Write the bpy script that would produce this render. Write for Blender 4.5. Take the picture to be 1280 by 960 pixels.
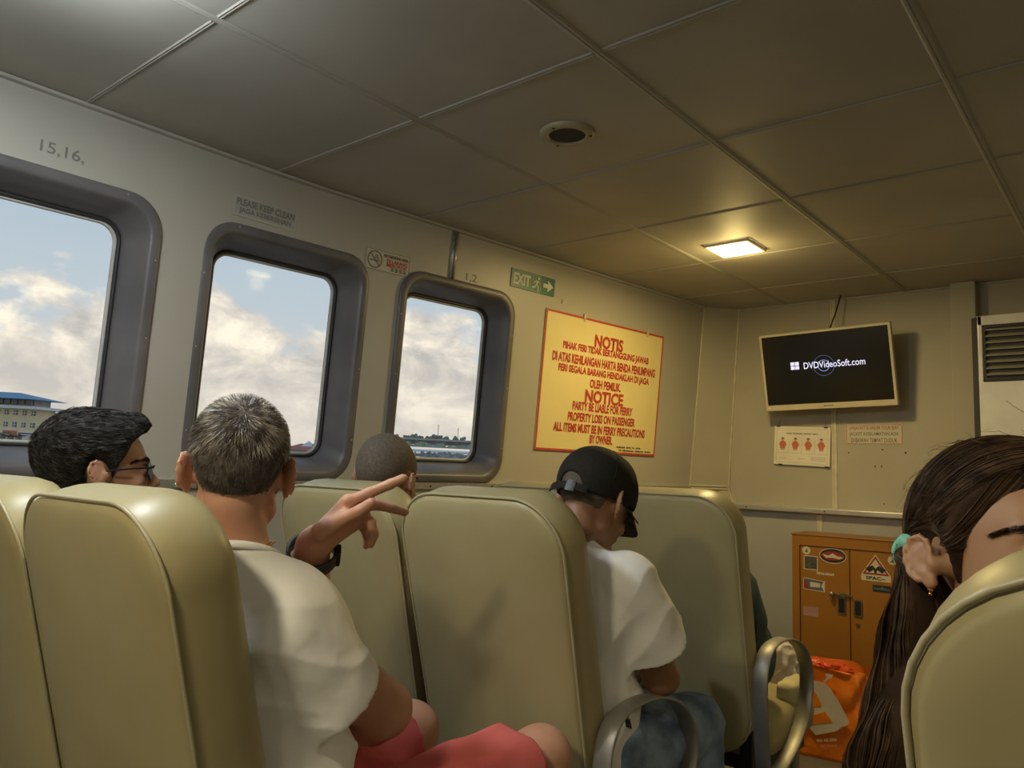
import bpy, bmesh, math, random
import numpy as np
from mathutils import Matrix, Vector
random.seed(7); rng = np.random.default_rng(7)
for o in list(bpy.data.objects): bpy.data.objects.remove(o)
SC = bpy.context.scene
COL = SC.collection

# ------------------------------------------------------------------ camera
YAW, PITCH, ROLL, FPX = 0.693157058, 0.108127712, 0.0325961100, 970.861841
def cam_axes():
    cy, sy, cp, sp = math.cos(YAW), math.sin(YAW), math.cos(PITCH), math.sin(PITCH)
    f = np.array([-sy*cp, cy*cp, sp]); r = np.array([cy, sy, 0.]); u = np.cross(r, f)
    c, s = math.cos(ROLL), math.sin(ROLL)
    return c*r + s*u, -s*r + c*u, f
CR, CU, CF = cam_axes()
EYE = np.array([0., 0., 1.2])
cam = bpy.data.cameras.new('camera'); camo = bpy.data.objects.new('camera', cam); COL.objects.link(camo)
camo.matrix_world = Matrix(((CR[0], CU[0], -CF[0], EYE[0]), (CR[1], CU[1], -CF[1], EYE[1]), (CR[2], CU[2], -CF[2], EYE[2]), (0, 0, 0, 1)))
cam.sensor_fit = 'HORIZONTAL'; cam.sensor_width = 36.0; cam.lens = 36.0*FPX/1280.0
cam.clip_start = 0.02; cam.clip_end = 3000
SC.camera = camo
def at(px, py, d):                       # a measured point of the photograph as a point of the room
    return EYE + d*(CF + (px-640)/FPX*CR - (py-480)/FPX*CU)

# ------------------------------------------------------------------ sky
world = bpy.data.worlds.new('sky'); SC.world = world; world.use_nodes = True
def build_sky():
    nt = world.node_tree; N = nt.nodes; L = nt.links; N.clear()
    out = N.new('ShaderNodeOutputWorld'); bg = N.new('ShaderNodeBackground'); L.new(bg.outputs[0], out.inputs[0])
    tc = N.new('ShaderNodeTexCoord'); sep = N.new('ShaderNodeSeparateXYZ'); L.new(tc.outputs['Generated'], sep.inputs[0])
    def M(op, a, b=None, c=None, clamp=False):
        n = N.new('ShaderNodeMath'); n.operation = op; n.use_clamp = clamp
        for i, v in enumerate((a, b, c)):
            if v is None: continue
            if isinstance(v, (int, float)): n.inputs[i].default_value = v
            else: L.new(v, n.inputs[i])
        return n.outputs[0]
    mp = N.new('ShaderNodeMapping'); L.new(tc.outputs['Generated'], mp.inputs[0]); mp.inputs['Scale'].default_value = (1, 1, 1.7)
    mp.inputs['Location'].default_value = (0.35, 0.2, 0.0)
    n1 = N.new('ShaderNodeTexNoise'); L.new(mp.outputs[0], n1.inputs[0]); n1.inputs['Scale'].default_value = 4.2; n1.inputs['Detail'].default_value = 9; n1.inputs['Roughness'].default_value = .53
    n2 = N.new('ShaderNodeTexNoise'); L.new(mp.outputs[0], n2.inputs[0]); n2.inputs['Scale'].default_value = 11; n2.inputs['Detail'].default_value = 8; n2.inputs['Roughness'].default_value = .6; n2.inputs['Distortion'].default_value = .4
    cov = M('ADD', M('MULTIPLY', M('SUBTRACT', n1.outputs[0], .5), 2.6), M('MULTIPLY', M('SUBTRACT', .20, sep.outputs[2]), 3.6))
    mask = M('MULTIPLY', M('ADD', cov, .06), 8.5, clamp=True)
    shade = N.new('ShaderNodeValToRGB'); L.new(n2.outputs[0], shade.inputs[0])
    e = shade.color_ramp.elements; e[0].position = .38; e[0].color = (.50, .475, .45, 1); e[1].position = .62; e[1].color = (1.0, .91, .74, 1)
    m = e.new(.5); m.color = (.71, .655, .575, 1)
    sky = N.new('ShaderNodeValToRGB'); L.new(sep.outputs[2], sky.inputs[0])
    e = sky.color_ramp.elements; e[0].position = 0; e[0].color = (.62, .62, .60, 1); e[1].position = .6; e[1].color = (.17, .30, .50, 1)
    m = e.new(.22); m.color = (.46, .54, .60, 1)
    mix = N.new('ShaderNodeMix'); mix.data_type = 'RGBA'; L.new(mask, mix.inputs[0]); L.new(sky.outputs[0], mix.inputs[6]); L.new(shade.outputs[0], mix.inputs[7])
    haze = N.new('ShaderNodeMix'); haze.data_type = 'RGBA'
    L.new(M('MULTIPLY', M('SUBTRACT', 1, M('MULTIPLY', sep.outputs[2], 7), clamp=True), .75, clamp=True), haze.inputs[0])
    L.new(mix.outputs[2], haze.inputs[6]); haze.inputs[7].default_value = (.66, .60, .53, 1)
    L.new(haze.outputs[2], bg.inputs[0]); bg.inputs[1].default_value = SKY_STRENGTH
SKY_STRENGTH = 1.0
build_sky()

# ------------------------------------------------------------------ lights of the cabin (ceiling panel lamps, added glow fills) and exposure
CEIL = 2.15
WARM = (1.0, .73, .26); COOL = (.86, .95, 1.0); SOFT = (1.0, .86, .58)
LAMPS = [  # x, y, colour, power
    (-1.32, 3.02, WARM, 11.0, 2.6),
    (-1.45, .46, COOL, 6.0, 7.0),
    (-.78, -.45, SOFT, 15.0, 1.5),
    (1.05, 3.02, WARM, 3.0, .8),
    (1.05, .60, SOFT, 3.0, .8),
    (.40, -1.9, SOFT, 5.0, .8),
]
def area(name, loc, size, power, col):
    l = bpy.data.lights.new(name, 'AREA'); l.shape = 'SQUARE'; l.size = size; l.energy = power; l.color = col
    o = bpy.data.objects.new(name, l); COL.objects.link(o); o.location = loc; return o
def glow_fill(loc, power, col):       # added point light below each lamp, brightens the ceiling round it
    l = bpy.data.lights.new('ceiling_glow_fill', 'POINT'); l.energy = power; l.color = col; l.shadow_soft_size = .05
    o = bpy.data.objects.new('ceiling_glow_fill', l); COL.objects.link(o); o.location = loc
for x, y, c, w, w2 in LAMPS: area('lamp_light', (x, y, CEIL-.032), .17, w, c); glow_fill((x, y, CEIL-.10), w2, c)
SC.view_settings.view_transform = 'Standard'; SC.view_settings.look = 'None'; SC.view_settings.gamma = 1
SC.view_settings.use_curve_mapping = False; SC.view_settings.exposure = 0.2
SC.cycles.max_bounces = 8; SC.cycles.diffuse_bounces = 5; SC.cycles.transparent_max_bounces = 12

# ------------------------------------------------------------------ materials
MATS = {}
def mat(name, col, rough=.6, metal=0, col2=None, scale=8, bump=0, bscale=60, emit=None, estr=0, sss=0, spec=.5, stretch=None, coat=0, detail=4, lo=.35, hi=.65):
    if name in MATS: return MATS[name]
    m = bpy.data.materials.new(name); m.use_nodes = True; MATS[name] = m
    nt = m.node_tree; N = nt.nodes; L = nt.links; b = N['Principled BSDF']
    b.inputs['Base Color'].default_value = (*col, 1); b.inputs['Roughness'].default_value = rough; b.inputs['Metallic'].default_value = metal
    b.inputs['Specular IOR Level'].default_value = spec
    if coat: b.inputs['Coat Weight'].default_value = coat; b.inputs['Coat Roughness'].default_value = .2
    if sss: b.inputs['Subsurface Weight'].default_value = sss; b.inputs['Subsurface Radius'].default_value = (.012, .004, .002); b.inputs['Subsurface Scale'].default_value = 1
    tc = N.new('ShaderNodeTexCoord'); src = tc.outputs['Object']
    if stretch:
        mp = N.new('ShaderNodeMapping'); mp.inputs['Scale'].default_value = stretch; L.new(src, mp.inputs[0]); src = mp.outputs[0]
    n = N.new('ShaderNodeTexNoise'); n.inputs['Scale'].default_value = scale; n.inputs['Detail'].default_value = detail; L.new(src, n.inputs[0])
    r = N.new('ShaderNodeValToRGB'); L.new(n.outputs[0], r.inputs[0])
    c2 = col2 or tuple(c*.88 for c in col)
    r.color_ramp.elements[0].position = lo; r.color_ramp.elements[0].color = (*c2, 1)
    r.color_ramp.elements[1].position = hi; r.color_ramp.elements[1].color = (*col, 1)
    L.new(r.outputs[0], b.inputs['Base Color'])
    if bump:
        n2 = N.new('ShaderNodeTexNoise'); n2.inputs['Scale'].default_value = bscale; n2.inputs['Detail'].default_value = 5; L.new(src, n2.inputs[0])
        bp = N.new('ShaderNodeBump'); bp.inputs['Strength'].default_value = bump; bp.inputs['Distance'].default_value = .01
        L.new(n2.outputs[0], bp.inputs['Height']); L.new(bp.outputs[0], b.inputs['Normal'])
    if emit: b.inputs['Emission Color'].default_value = (*emit, 1); b.inputs['Emission Strength'].default_value = estr
    return m
WALL = mat('wall_laminate', (.47, .45, .39), .42, col2=(.42, .40, .345), scale=1.6, bump=.04, bscale=25)
WALLF = mat('front_wall_laminate', (.45, .425, .34), .5, col2=(.40, .375, .295), scale=2.2, bump=.06, bscale=30)
WALLG = mat('lower_wall_laminate', (.40, .40, .375), .5, col2=(.36, .36, .33), scale=3, bump=.05, bscale=30)
CEILM = mat('ceiling_panel_paint', (.47, .45, .40), .58, col2=(.40, .385, .34), scale=2.5, bump=.10, bscale=9)
CEILS = mat('ceiling_strip_paint', (.45, .43, .38), .6, scale=6)
ALU = mat('brushed_aluminium', (.62, .61, .58), .38, metal=.75, col2=(.5, .49, .46), scale=14, stretch=(1, 8, 8))
CREAM = mat('cream_plastic_strip', (.66, .62, .48), .45, col2=(.55, .51, .38), scale=20)
FRAME = mat('window_frame_grey', (.17, .157, .158), .42, col2=(.10, .098, .104), scale=3, bump=.08, bscale=12)
GASK = mat('rubber_gasket', (.03, .03, .032), .5)
SEAL = mat('pale_seal', (.55, .54, .5), .5)
VINYL = mat('olive_cream_vinyl', (.40, .35, .19), .42, col2=(.35, .30, .155), scale=3.5, bump=.35, bscale=5, spec=.45)
VINYLP = mat('vinyl_piping', (.43, .385, .235), .38, bump=.05)
STEEL = mat('dull_steel', (.36, .35, .32), .48, metal=.6, col2=(.30, .29, .26), scale=20)
DARKM = mat('dark_metal', (.05, .05, .05), .5, metal=.6)
BLACK = mat('black_plastic', (.012, .012, .012), .4)
FLOORM = mat('grey_vinyl_floor', (.15, .142, .12), .6, col2=(.11, .105, .09), scale=5, bump=.05)
WHITEP = mat('white_paper', (.80, .76, .66), .6)
SIGNW = mat('cream_sign_face', (.60, .56, .45), .5)
SIGNY = mat('yellow_sign_face', (.80, .69, .33), .45, col2=(.76, .65, .30), scale=5)
RED = mat('red_lettering', (.50, .065, .04), .5)
GREEN = mat('exit_green', (.02, .15, .085), .4)
SIGNWH = mat('exit_white', (.66, .68, .58), .5)
DGREY = mat('dark_grey_lettering', (.10, .095, .085), .5)
MGREY = mat('faded_grey_lettering', (.20, .195, .18), .5)
CAB = mat('orange_brown_cabinet', (.33, .145, .018), .38, col2=(.28, .12, .014), scale=2.5, stretch=(1, 1, .3), bump=.03)
TVB = mat('tv_bezel', (.62, .56, .42), .4)
SCREEN = mat('tv_screen', (.010, .010, .010), .22, spec=.6)
ACW = mat('air_conditioner_white', (.80, .79, .74), .3, coat=.3)
ACD = mat('air_conditioner_dark', (.035, .034, .03), .5)
TEE = mat('white_cotton', (.88, .875, .85), .85, col2=(.85, .845, .82), scale=5, bump=.9, bscale=9, spec=.2)
PINK = mat('coral_cotton', (.62, .14, .13), .85, col2=(.52, .11, .10), scale=9, bump=.2, bscale=30, spec=.2)
JEAN = mat('washed_denim', (.27, .37, .52), .85, col2=(.10, .15, .23), scale=12, bump=.3, bscale=45, spec=.2)
BLKC = mat('black_cloth', (.016, .015, .014), .85, bump=.2, spec=.2)
TEAL = mat('teal_nylon', (.04, .085, .088), .55, col2=(.022, .05, .052), scale=9, bump=.3, bscale=20)
NAVY = mat('navy_cloth', (.03, .04, .07), .85, bump=.2, spec=.2)
OLIVC = mat('grey_cloth', (.22, .22, .20), .85, bump=.2, spec=.2)
SKW = mat('skin_light', (.56, .31, .205), .5, col2=(.50, .25, .165), scale=18, sss=.12, bump=.05, bscale=150)
SKC = mat('skin_brown', (.30, .155, .085), .5, col2=(.26, .13, .07), scale=18, sss=.1, bump=.05, bscale=150)
SKL = mat('skin_tan', (.36, .19, .115), .5, col2=(.31, .16, .10), scale=18, sss=.1, bump=.05, bscale=150)
SKB = mat('skin_warm_brown', (.38, .215, .14), .5, col2=(.33, .18, .11), scale=18, sss=.1, bump=.05, bscale=150)
SKG = mat('skin_girl', (.40, .22, .115), .5, col2=(.36, .185, .095), scale=14, sss=.12, bump=.03, bscale=150)
HAIRW = mat('hair_grey_brown', (.17, .15, .14), .8, spec=.15, col2=(.075, .064, .056), scale=50)
HAIRWS = mat('hair_grey_strands', (.42, .39, .35), .4, col2=(.085, .072, .062), scale=30, lo=.42, hi=.62)
HAIRB = mat('hair_shaved', (.125, .10, .078), .8, col2=(.085, .066, .05), scale=160, detail=2)
HAIRK = mat('hair_black', (.022, .020, .019), .8, spec=.15, col2=(.012, .011, .011), scale=30)
HAIRKS = mat('hair_black_strands', (.05, .048, .046), .55, col2=(.012, .011, .011), scale=60, spec=.25)
HAIRG = mat('hair_dark_brown', (.050, .029, .017), .85, spec=.1, col2=(.022, .012, .007), scale=25)
HAIRGS = mat('hair_brown_strands', (.115, .066, .036), .55, spec=.25, col2=(.028, .015, .008), scale=45)
CAPM = mat('cap_black_cotton', (.020, .019, .015), .8, bump=.25, bscale=80, spec=.2)
EYEW = mat('eye_white', (.75, .72, .68), .2)
IRIS = mat('iris_green', (.10, .16, .07), .2)
GOLD = mat('gold', (.8, .5, .12), .25, metal=1)
MINT = mat('mint_hair_tie', (.22, .62, .45), .7, bump=.4, bscale=90)
ORANGE = mat('orange_bag_plastic', (.90, .25, .015), .35, col2=(.82, .20, .010), scale=7, bump=.5, bscale=9)
BAGW = mat('bag_white_print', (.72, .66, .58), .4, bump=.4, bscale=9)
PLAS = mat('white_plastic_film', (.70, .64, .62), .35, bump=.5, bscale=22)
CREAMB = mat('cream_canvas', (.62, .56, .34), .7, bump=.3, bscale=15)

# ------------------------------------------------------------------ helpers
def tag(o, label=None, cat=None, group=None, kind=None):
    if label: o['label'] = label
    if cat: o['category'] = cat
    if group: o['group'] = group
    if kind: o['kind'] = kind
    return o
def frame(o, U, V, N):
    return Matrix(((U[0], V[0], N[0], o[0]), (U[1], V[1], N[1], o[1]), (U[2], V[2], N[2], o[2]), (0, 0, 0, 1)))
def thing(name, label, cat, loc=(0, 0, 0), group=None, M=None, kind=None):
    o = bpy.data.objects.new(name, None); COL.objects.link(o); o.empty_display_size = .05
    o.matrix_world = M if M is not None else Matrix.Translation(loc)
    return tag(o, label, cat, group, kind)
def link(name, me, m=None, parent=None, world_space=True):
    o = bpy.data.objects.new(name, me); COL.objects.link(o)
    if m is not None: me.materials.append(m)
    if parent is not None:
        o.parent = parent
        if world_space:
            P = parent.matrix_basis if parent.parent is None else parent.parent.matrix_basis @ parent.matrix_basis
            o.matrix_basis = P.inverted()
    return o
def obj(name, bm, m=None, parent=None, local=True, smooth=False, loc=None):
    bmesh.ops.recalc_face_normals(bm, faces=bm.faces)
    me = bpy.data.meshes.new(name); bm.to_mesh(me); bm.free()
    if smooth: me.shade_smooth()
    o = link(name, me, m, parent, world_space=not local)
    if loc is not None: o.location = loc
    return o
def BM(): return bmesh.new()
def box(bm, x0, x1, y0, y1, z0, z1, bev=0):
    b = bmesh.new(); vs = [b.verts.new((x, y, z)) for x in (x0, x1) for y in (y0, y1) for z in (z0, z1)]
    for f in ((0, 1, 3, 2), (4, 6, 7, 5), (0, 4, 5, 1), (2, 3, 7, 6), (0, 2, 6, 4), (1, 5, 7, 3)): b.faces.new([vs[i] for i in f])
    if bev: bmesh.ops.bevel(b, geom=b.edges[:], offset=bev, segments=2, profile=.6, affect='EDGES')
    me = bpy.data.meshes.new('t'); b.to_mesh(me); b.free(); bm.from_mesh(me); bpy.data.meshes.remove(me); return bm
def hexa(bm, P):   # 8 points: bottom 4, top 4
    vs = [bm.verts.new(p) for p in P]
    for f in ((0, 3, 2, 1), (4, 5, 6, 7), (0, 1, 5, 4), (1, 2, 6, 5), (2, 3, 7, 6), (3, 0, 4, 7)): bm.faces.new([vs[i] for i in f])
def loft(bm, rings, cap0=False, cap1=False, closed=True):
    vr = [[bm.verts.new(p) for p in r] for r in rings]; n = len(vr[0])
    for a, b in zip(vr, vr[1:]):
        for i in range(n if closed else n-1): j = (i+1) % n; bm.faces.new((a[i], a[j], b[j], b[i]))
    if cap0: bm.faces.new(vr[0][::-1])
    if cap1: bm.faces.new(vr[-1])
    return vr
def tube(bm, pts, r, n=8, caps=True, radii=None, flat=None):
    pts = [Vector(p) for p in pts]; rings = []; up = None
    for i, p in enumerate(pts):
        t = (pts[min(i+1, len(pts)-1)] - pts[max(i-1, 0)]).normalized()
        if up is None:
            up = Vector((0, 0, 1)) if abs(t.z) < .9 else Vector((1, 0, 0))
        a = t.cross(up).normalized(); b = a.cross(t).normalized(); up = b
        rr = radii[i] if radii else r
        rings.append([p + a*math.cos(2*math.pi*k/n)*rr*(flat or 1) + b*math.sin(2*math.pi*k/n)*rr for k in range(n)])
    loft(bm, rings, caps, caps); return bm
def rrect(u0, u1, v0, v1, r, k=6):
    r = max(min(r, (u1-u0)/2-1e-4, (v1-v0)/2-1e-4), 1e-4); P = []
    for cu, cv, a0 in ((u1-r, v1-r, 0), (u0+r, v1-r, 90), (u0+r, v0+r, 180), (u1-r, v0+r, 270)):
        for i in range(k+1):
            a = math.radians(a0+90*i/k); P.append((cu+r*math.cos(a), cv+r*math.sin(a)))
    return P
def plate(bm, P, z0, z1):      # polygon outline extruded
    a = [bm.verts.new((x, y, z0)) for x, y in P]; b = [bm.verts.new((x, y, z1)) for x, y in P]; n = len(P)
    bm.faces.new(a[::-1]); bm.faces.new(b)
    for i in range(n): j = (i+1) % n; bm.faces.new((a[i], a[j], b[j], b[i]))
    return bm
def disk(cx, cy, r, n=28, ry=None): return [(cx+r*math.cos(2*math.pi*i/n), cy+(ry or r)*math.sin(2*math.pi*i/n)) for i in range(n)]
def text(name, body, m, parent, cx, cy, z, w, h=None, bold=.0, thick=.0006, sp=1.0, rot=0, shear=0):
    c = bpy.data.curves.new('t', 'FONT'); c.body = body; c.size = 1; c.offset = bold; c.align_x = 'CENTER'; c.align_y = 'CENTER'; c.resolution_u = 3; c.space_character = sp; c.shear = shear
    t = bpy.data.objects.new('t', c); COL.objects.link(t); dg = bpy.context.evaluated_depsgraph_get(); dg.update()
    me = bpy.data.meshes.new_from_object(t.evaluated_get(dg)); bpy.data.objects.remove(t); bpy.data.curves.remove(c)
    n = len(me.vertices); co = np.empty(n*3, np.float32); me.vertices.foreach_get('co', co); co = co.reshape(-1, 3)
    mn, mx = co.min(0), co.max(0); s = w/(mx[0]-mn[0]); sy = (h/(mx[1]-mn[1])) if h else s
    co[:, 0] = (co[:, 0]-(mn[0]+mx[0])/2)*s; co[:, 1] = (co[:, 1]-(mn[1]+mx[1])/2)*sy
    if rot: a = math.radians(rot); co[:, :2] = co[:, :2] @ np.array([[math.cos(a), math.sin(a)], [-math.sin(a), math.cos(a)]])
    co[:, 0] += cx; co[:, 1] += cy; co[:, 2] = z
    me.vertices.foreach_set('co', co.ravel()); me.update()
    return link(name, me, m, parent, world_space=False)

def strokes(name, words, m, parent, cx, cy, z, w, h, rot=0):      # print too blurred in the photograph to be read: words as rows of small strokes
    r = random.Random(len(words)*7+int(w*1e4)); total = sum(words)+len(words)-1; u = w/total; x = -w/2; bm = BM(); a = math.radians(rot)
    for k in words:
        for i in range(k):
            hh = h*r.uniform(.7, 1)/2; y0 = x+(i+.12)*u; y1 = x+(i+.88)*u
            P = [(y0, -hh), (y1, -hh), (y1, hh*r.uniform(.2, 1)), (y0, hh)]; plate(bm, [(cx+px*math.cos(a)-py*math.sin(a), cy+px*math.sin(a)+py*math.cos(a)) for px, py in P], z-.0004, z)
        x += (k+1)*u
    return obj(name, bm, m, parent)

# wall geometry: the hull side leans in and closes towards the bow
def xw(y, z):
    if y < 1.35: c = -2.205
    elif y < 1.65: t = (y-1.35)/.3; c = -2.205 + .102*.15*t*t
    else: c = -2.205 + .102*(y-1.5)
    return c - .083*(CEIL-z)
def wp(y, z, off=0): return Vector((xw(y, z)+off, y, z))
def wall_frame(y, z, off=0):
    U = (wp(y+.05, z)-wp(y-.05, z)).normalized(); V = (wp(y, z+.05)-wp(y, z-.05)).normalized(); N = U.cross(V).normalized(); V = N.cross(U)
    return frame(wp(y, z)+N*off, U, V, N)
YF = 4.2
def front_frame(x, z, off=0): return frame((x, YF-off, z), (1, 0, 0), (0, 0, 1), (0, -1, 0))

# ------------------------------------------------------------------ setting
WINS = [(.415, 1.045, 'window_1'), (1.180, 1.815, 'window_2'), (1.943, 2.555, 'window_3')]
WZ0, WZ1 = 1.135, 1.948
def build_shell():
    bm = BM(); ys = [-3.0, -1.5, 0]
    for a, b, _ in WINS: ys += [a+.03, b-.03]
    ys += [1.35, 1.5, 1.65, 3.0, 4.03]; ys = sorted(set(ys)); zs = [0, 1.0, WZ0+.03, WZ1-.03, CEIL]
    for a, b in zip(ys, ys[1:]):
        for c, d in zip(zs, zs[1:]):
            m = (a+b)/2
            if c == WZ0+.03 and any(w[0]+.02 < m < w[1]-.02 for w in WINS): continue
            t = -.09
            hexa(bm, [wp(a, c), wp(b, c), wp(b, c, t), wp(a, c, t), wp(a, d), wp(b, d), wp(b, d, t), wp(a, d, t)])
    bmesh.ops.remove_doubles(bm, verts=bm.verts, dist=1e-5)
    wl = tag(obj('wall_left', bm, WALL), kind='structure')
    # front wall with panels
    bm = BM(); box(bm, -2.3, 2.4, YF+.012, YF+.08, 0, CEIL+.02); wf = tag(obj('wall_front', bm, WALLG), kind='structure')
    ups = [(-1.86, -1.295), (-1.285, -.73), (-.73, -.13), (-.12, .48), (.49, 1.09), (1.10, 1.7), (1.71, 2.32)]
    for a, b in ups: bm = BM(); box(bm, a, b, YF, YF+.014, 1.04, CEIL, .002); obj('wall_panel', bm, WALLF, wf)
    lows = [(-2.1, -1.373), (-1.363, -.76), (-.75, -.15), (-.14, .46), (.47, 1.07), (1.08, 1.68), (1.69, 2.32)]
    for a, b in lows: bm = BM(); box(bm, a, b, YF, YF+.014, 0, 1.02, .002); obj('wall_panel', bm, WALLG, wf)
    for x, z0, z1 in ((-1.29, 1.045, CEIL), (-1.368, 0, 1.01)):
        bm = BM(); box(bm, x-.013, x-.004, YF-.006, YF+.001, z0, z1, .002); box(bm, x+.004, x+.013, YF-.006, YF+.001, z0, z1, .002); box(bm, x-.006, x+.006, YF-.002, YF+.001, z0, z1)
        obj('seam_strip', bm, CREAM, wf)
    bm = BM(); box(bm, -.727, -.622, YF-.07, YF+.001, 1.045, CEIL, .004); obj('column', bm, WALLF, wf)
    holes = mat('screw_hole_dark', (.02, .015, .01), .8)
    for px, py in ((1061, 566), (1103, 562), (1132, 566), (1094, 583), (1102, 583), (1105, 630)):
        d = at(px, py, 1)-EYE; P = EYE + d*(YF-.001)/d[1]; bm = BM(); plate(bm, disk(0, 0, random.uniform(.003, .006), 7, random.uniform(.003, .007)), 0, .0015)
        o = obj('screw_hole', bm, holes, wf); o.matrix_basis = frame(P, (1, 0, 0), (0, 0, 1), (0, -1, 0))
    # chamfered corner between the hull side and the front wall
    tl, tr = Vector((-1.955, 4.03, CEIL)), Vector((-1.805, 4.2, CEIL)); bl, br = Vector((-2.036, 4.03, 1.13)), Vector((-1.868, 4.2, 1.13))
    ll, lr = Vector((-2.05, 4.03, 1.05)), Vector((-1.84, 4.2, 1.05))
    bm = BM(); bk = Vector((-.12, .12, 0))
    hexa(bm, [bl, br, br+bk, bl+bk, tl, tr, tr+bk, tl+bk]); hexa(bm, [ll+Vector((0, -.0, 0)), lr+Vector((.0, -.0, 0)), lr+bk, ll+bk, bl, br, br+bk, bl+bk])
    hexa(bm, [Vector((-2.12, 4.03, 0)), Vector((-1.9, 4.2, 0)), Vector((-1.9, 4.2, 0))+bk, Vector((-2.12, 4.03, 0))+bk, ll, lr, lr+bk, ll+bk])
    ch = tag(obj('trim_1', bm, WALLF), kind='structure')
    n = (tr-tl).cross(bl-tl).normalized()
    if n.dot(Vector((1, -1, 0))) < 0: n = -n
    e = (tr-tl).normalized()
    for A, B in ((tl, bl), (tr, br), (bl, br), (br, lr)):
        for s in (-.008, .008):
            off = e*s if A is not bl else Vector((0, 0, s)); bm = BM(); tube(bm, [A+n*.003+off, B+n*.003+off], .0045, 6); obj('corner_strip', bm, CREAM, ch, local=False)
    # rails
    bm = BM(); box(bm, -1.885, 2.3, YF-.045, YF+.002, 1.018, 1.045, .004)
    rl = tag(obj('trim_2', bm, ALU), kind='structure')
    for x in np.arange(-1.75, 2.2, .42): bm = BM(); plate(bm, disk(0, 0, .004, 8), 0, .0015); o = obj('screw', bm, DARKM, rl); o.matrix_basis = front_frame(x, 1.031, .046)
    bm = BM(); ysr = list(np.linspace(-3, 4.03, 24))
    loft(bm, [[wp(y, 1.108, 0), wp(y, 1.108, .010), wp(y, 1.134, .010), wp(y, 1.134, 0)] for y in ysr], True, True)
    rl = tag(obj('trim_3', bm, ALU), kind='structure')
    for y in np.arange(.2, 4, .33):
        bm = BM(); plate(bm, disk(0, 0, .004, 8), 0, .0015); o = obj('screw', bm, DARKM, rl); o.matrix_basis = wall_frame(y, 1.121, .011)
    bm = BM()
    for s in (-.009, .009): tube(bm, [wp(2.185+s, CEIL, .004), wp(2.185+s, WZ1-.01, .004)], .005, 8)
    hexa(bm, [wp(2.18, 1.94, 0), wp(2.19, 1.94, 0), wp(2.19, 1.94, .003), wp(2.18, 1.94, .003), wp(2.18, CEIL, 0), wp(2.19, CEIL, 0), wp(2.19, CEIL, .003), wp(2.18, CEIL, .003)])
    tag(obj('trim_4', bm, ALU, smooth=True), kind='structure')
    # cove line along the top of the hull side
    bm = BM(); loft(bm, [[wp(y, CEIL-.001, .0), wp(y, CEIL-.001, .014), wp(y, CEIL-.009, .012), wp(y, CEIL-.012, 0)] for y in ysr], True, True)
    tag(obj('trim_5', bm, CEILS), kind='structure')
    bm = BM(); box(bm, -1.80, 2.32, YF-.010, YF, CEIL-.010, CEIL-.001); tag(obj('trim_6', bm, CEILS), kind='structure')
    # other walls, floor
    bm = BM(); box(bm, 2.32, 2.40, -3.1, 4.2, 0, CEIL); tag(obj('wall_right', bm, WALL), kind='structure')
    bm = BM(); box(bm, -2.5, 2.4, -3.1, -3.0, 0, CEIL); tag(obj('wall_back', bm, WALL), kind='structure')
    bm = BM(); box(bm, -2.6, 2.4, -3.1, 4.3, -.06, 0); tag(obj('floor', bm, FLOORM), kind='structure')
    # ceiling: sheet above, panels below it, raised joint strips
    bm = BM(); box(bm, -2.45, 2.4, -3.1, 4.3, CEIL+.014, CEIL+.07); ce = tag(obj('ceiling', bm, CEILM), kind='structure')
    xs = [-2.30, -1.534, -.940, -.340, .26, .86, 1.46, 2.06, 2.32]; yc = [-3.0, -2.8, -2.2, -1.6, -1.0, -.4, .2, .8, 1.4, 2.0, 2.575, 3.17, 3.775, 4.20]
    for i, (a, b) in enumerate(zip(xs, xs[1:])):
        for c, d in zip(yc, yc[1:]):
            bm = BM(); g = .003; dz = random.uniform(0, .0012)
            box(bm, a+g, b-g, c+g, d-g, CEIL+dz, CEIL+.014, .0012); obj('ceiling_panel', bm, CEILM, ce)
    for x in xs[1:-1]:
        bm = BM(); w = .011 if x < -1 else .013
        loft(bm, [[(x-w, y, CEIL), (x-w*.6, y, CEIL-.004), (x-.002, y, CEIL-.0045), (x, y, CEIL-.002), (x+.002, y, CEIL-.0045), (x+w*.6, y, CEIL-.004), (x+w, y, CEIL)] for y in (-3.0, 4.19)], closed=False)
        obj('joint_strip', bm, CEILS, ce)
    for y in yc[1:-1]:
        w = .010 if y == 1.4 else .006
        for a, b in zip(xs, xs[1:]):
            bm = BM(); loft(bm, [[(x, y-w, CEIL), (x, y-w*.5, CEIL-.003), (x, y, CEIL-.001), (x, y+w*.5, CEIL-.003), (x, y+w, CEIL)] for x in (a+.013, b-.013)], closed=False)
            obj('joint_strip', bm, CEILS, ce)
build_shell()

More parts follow.
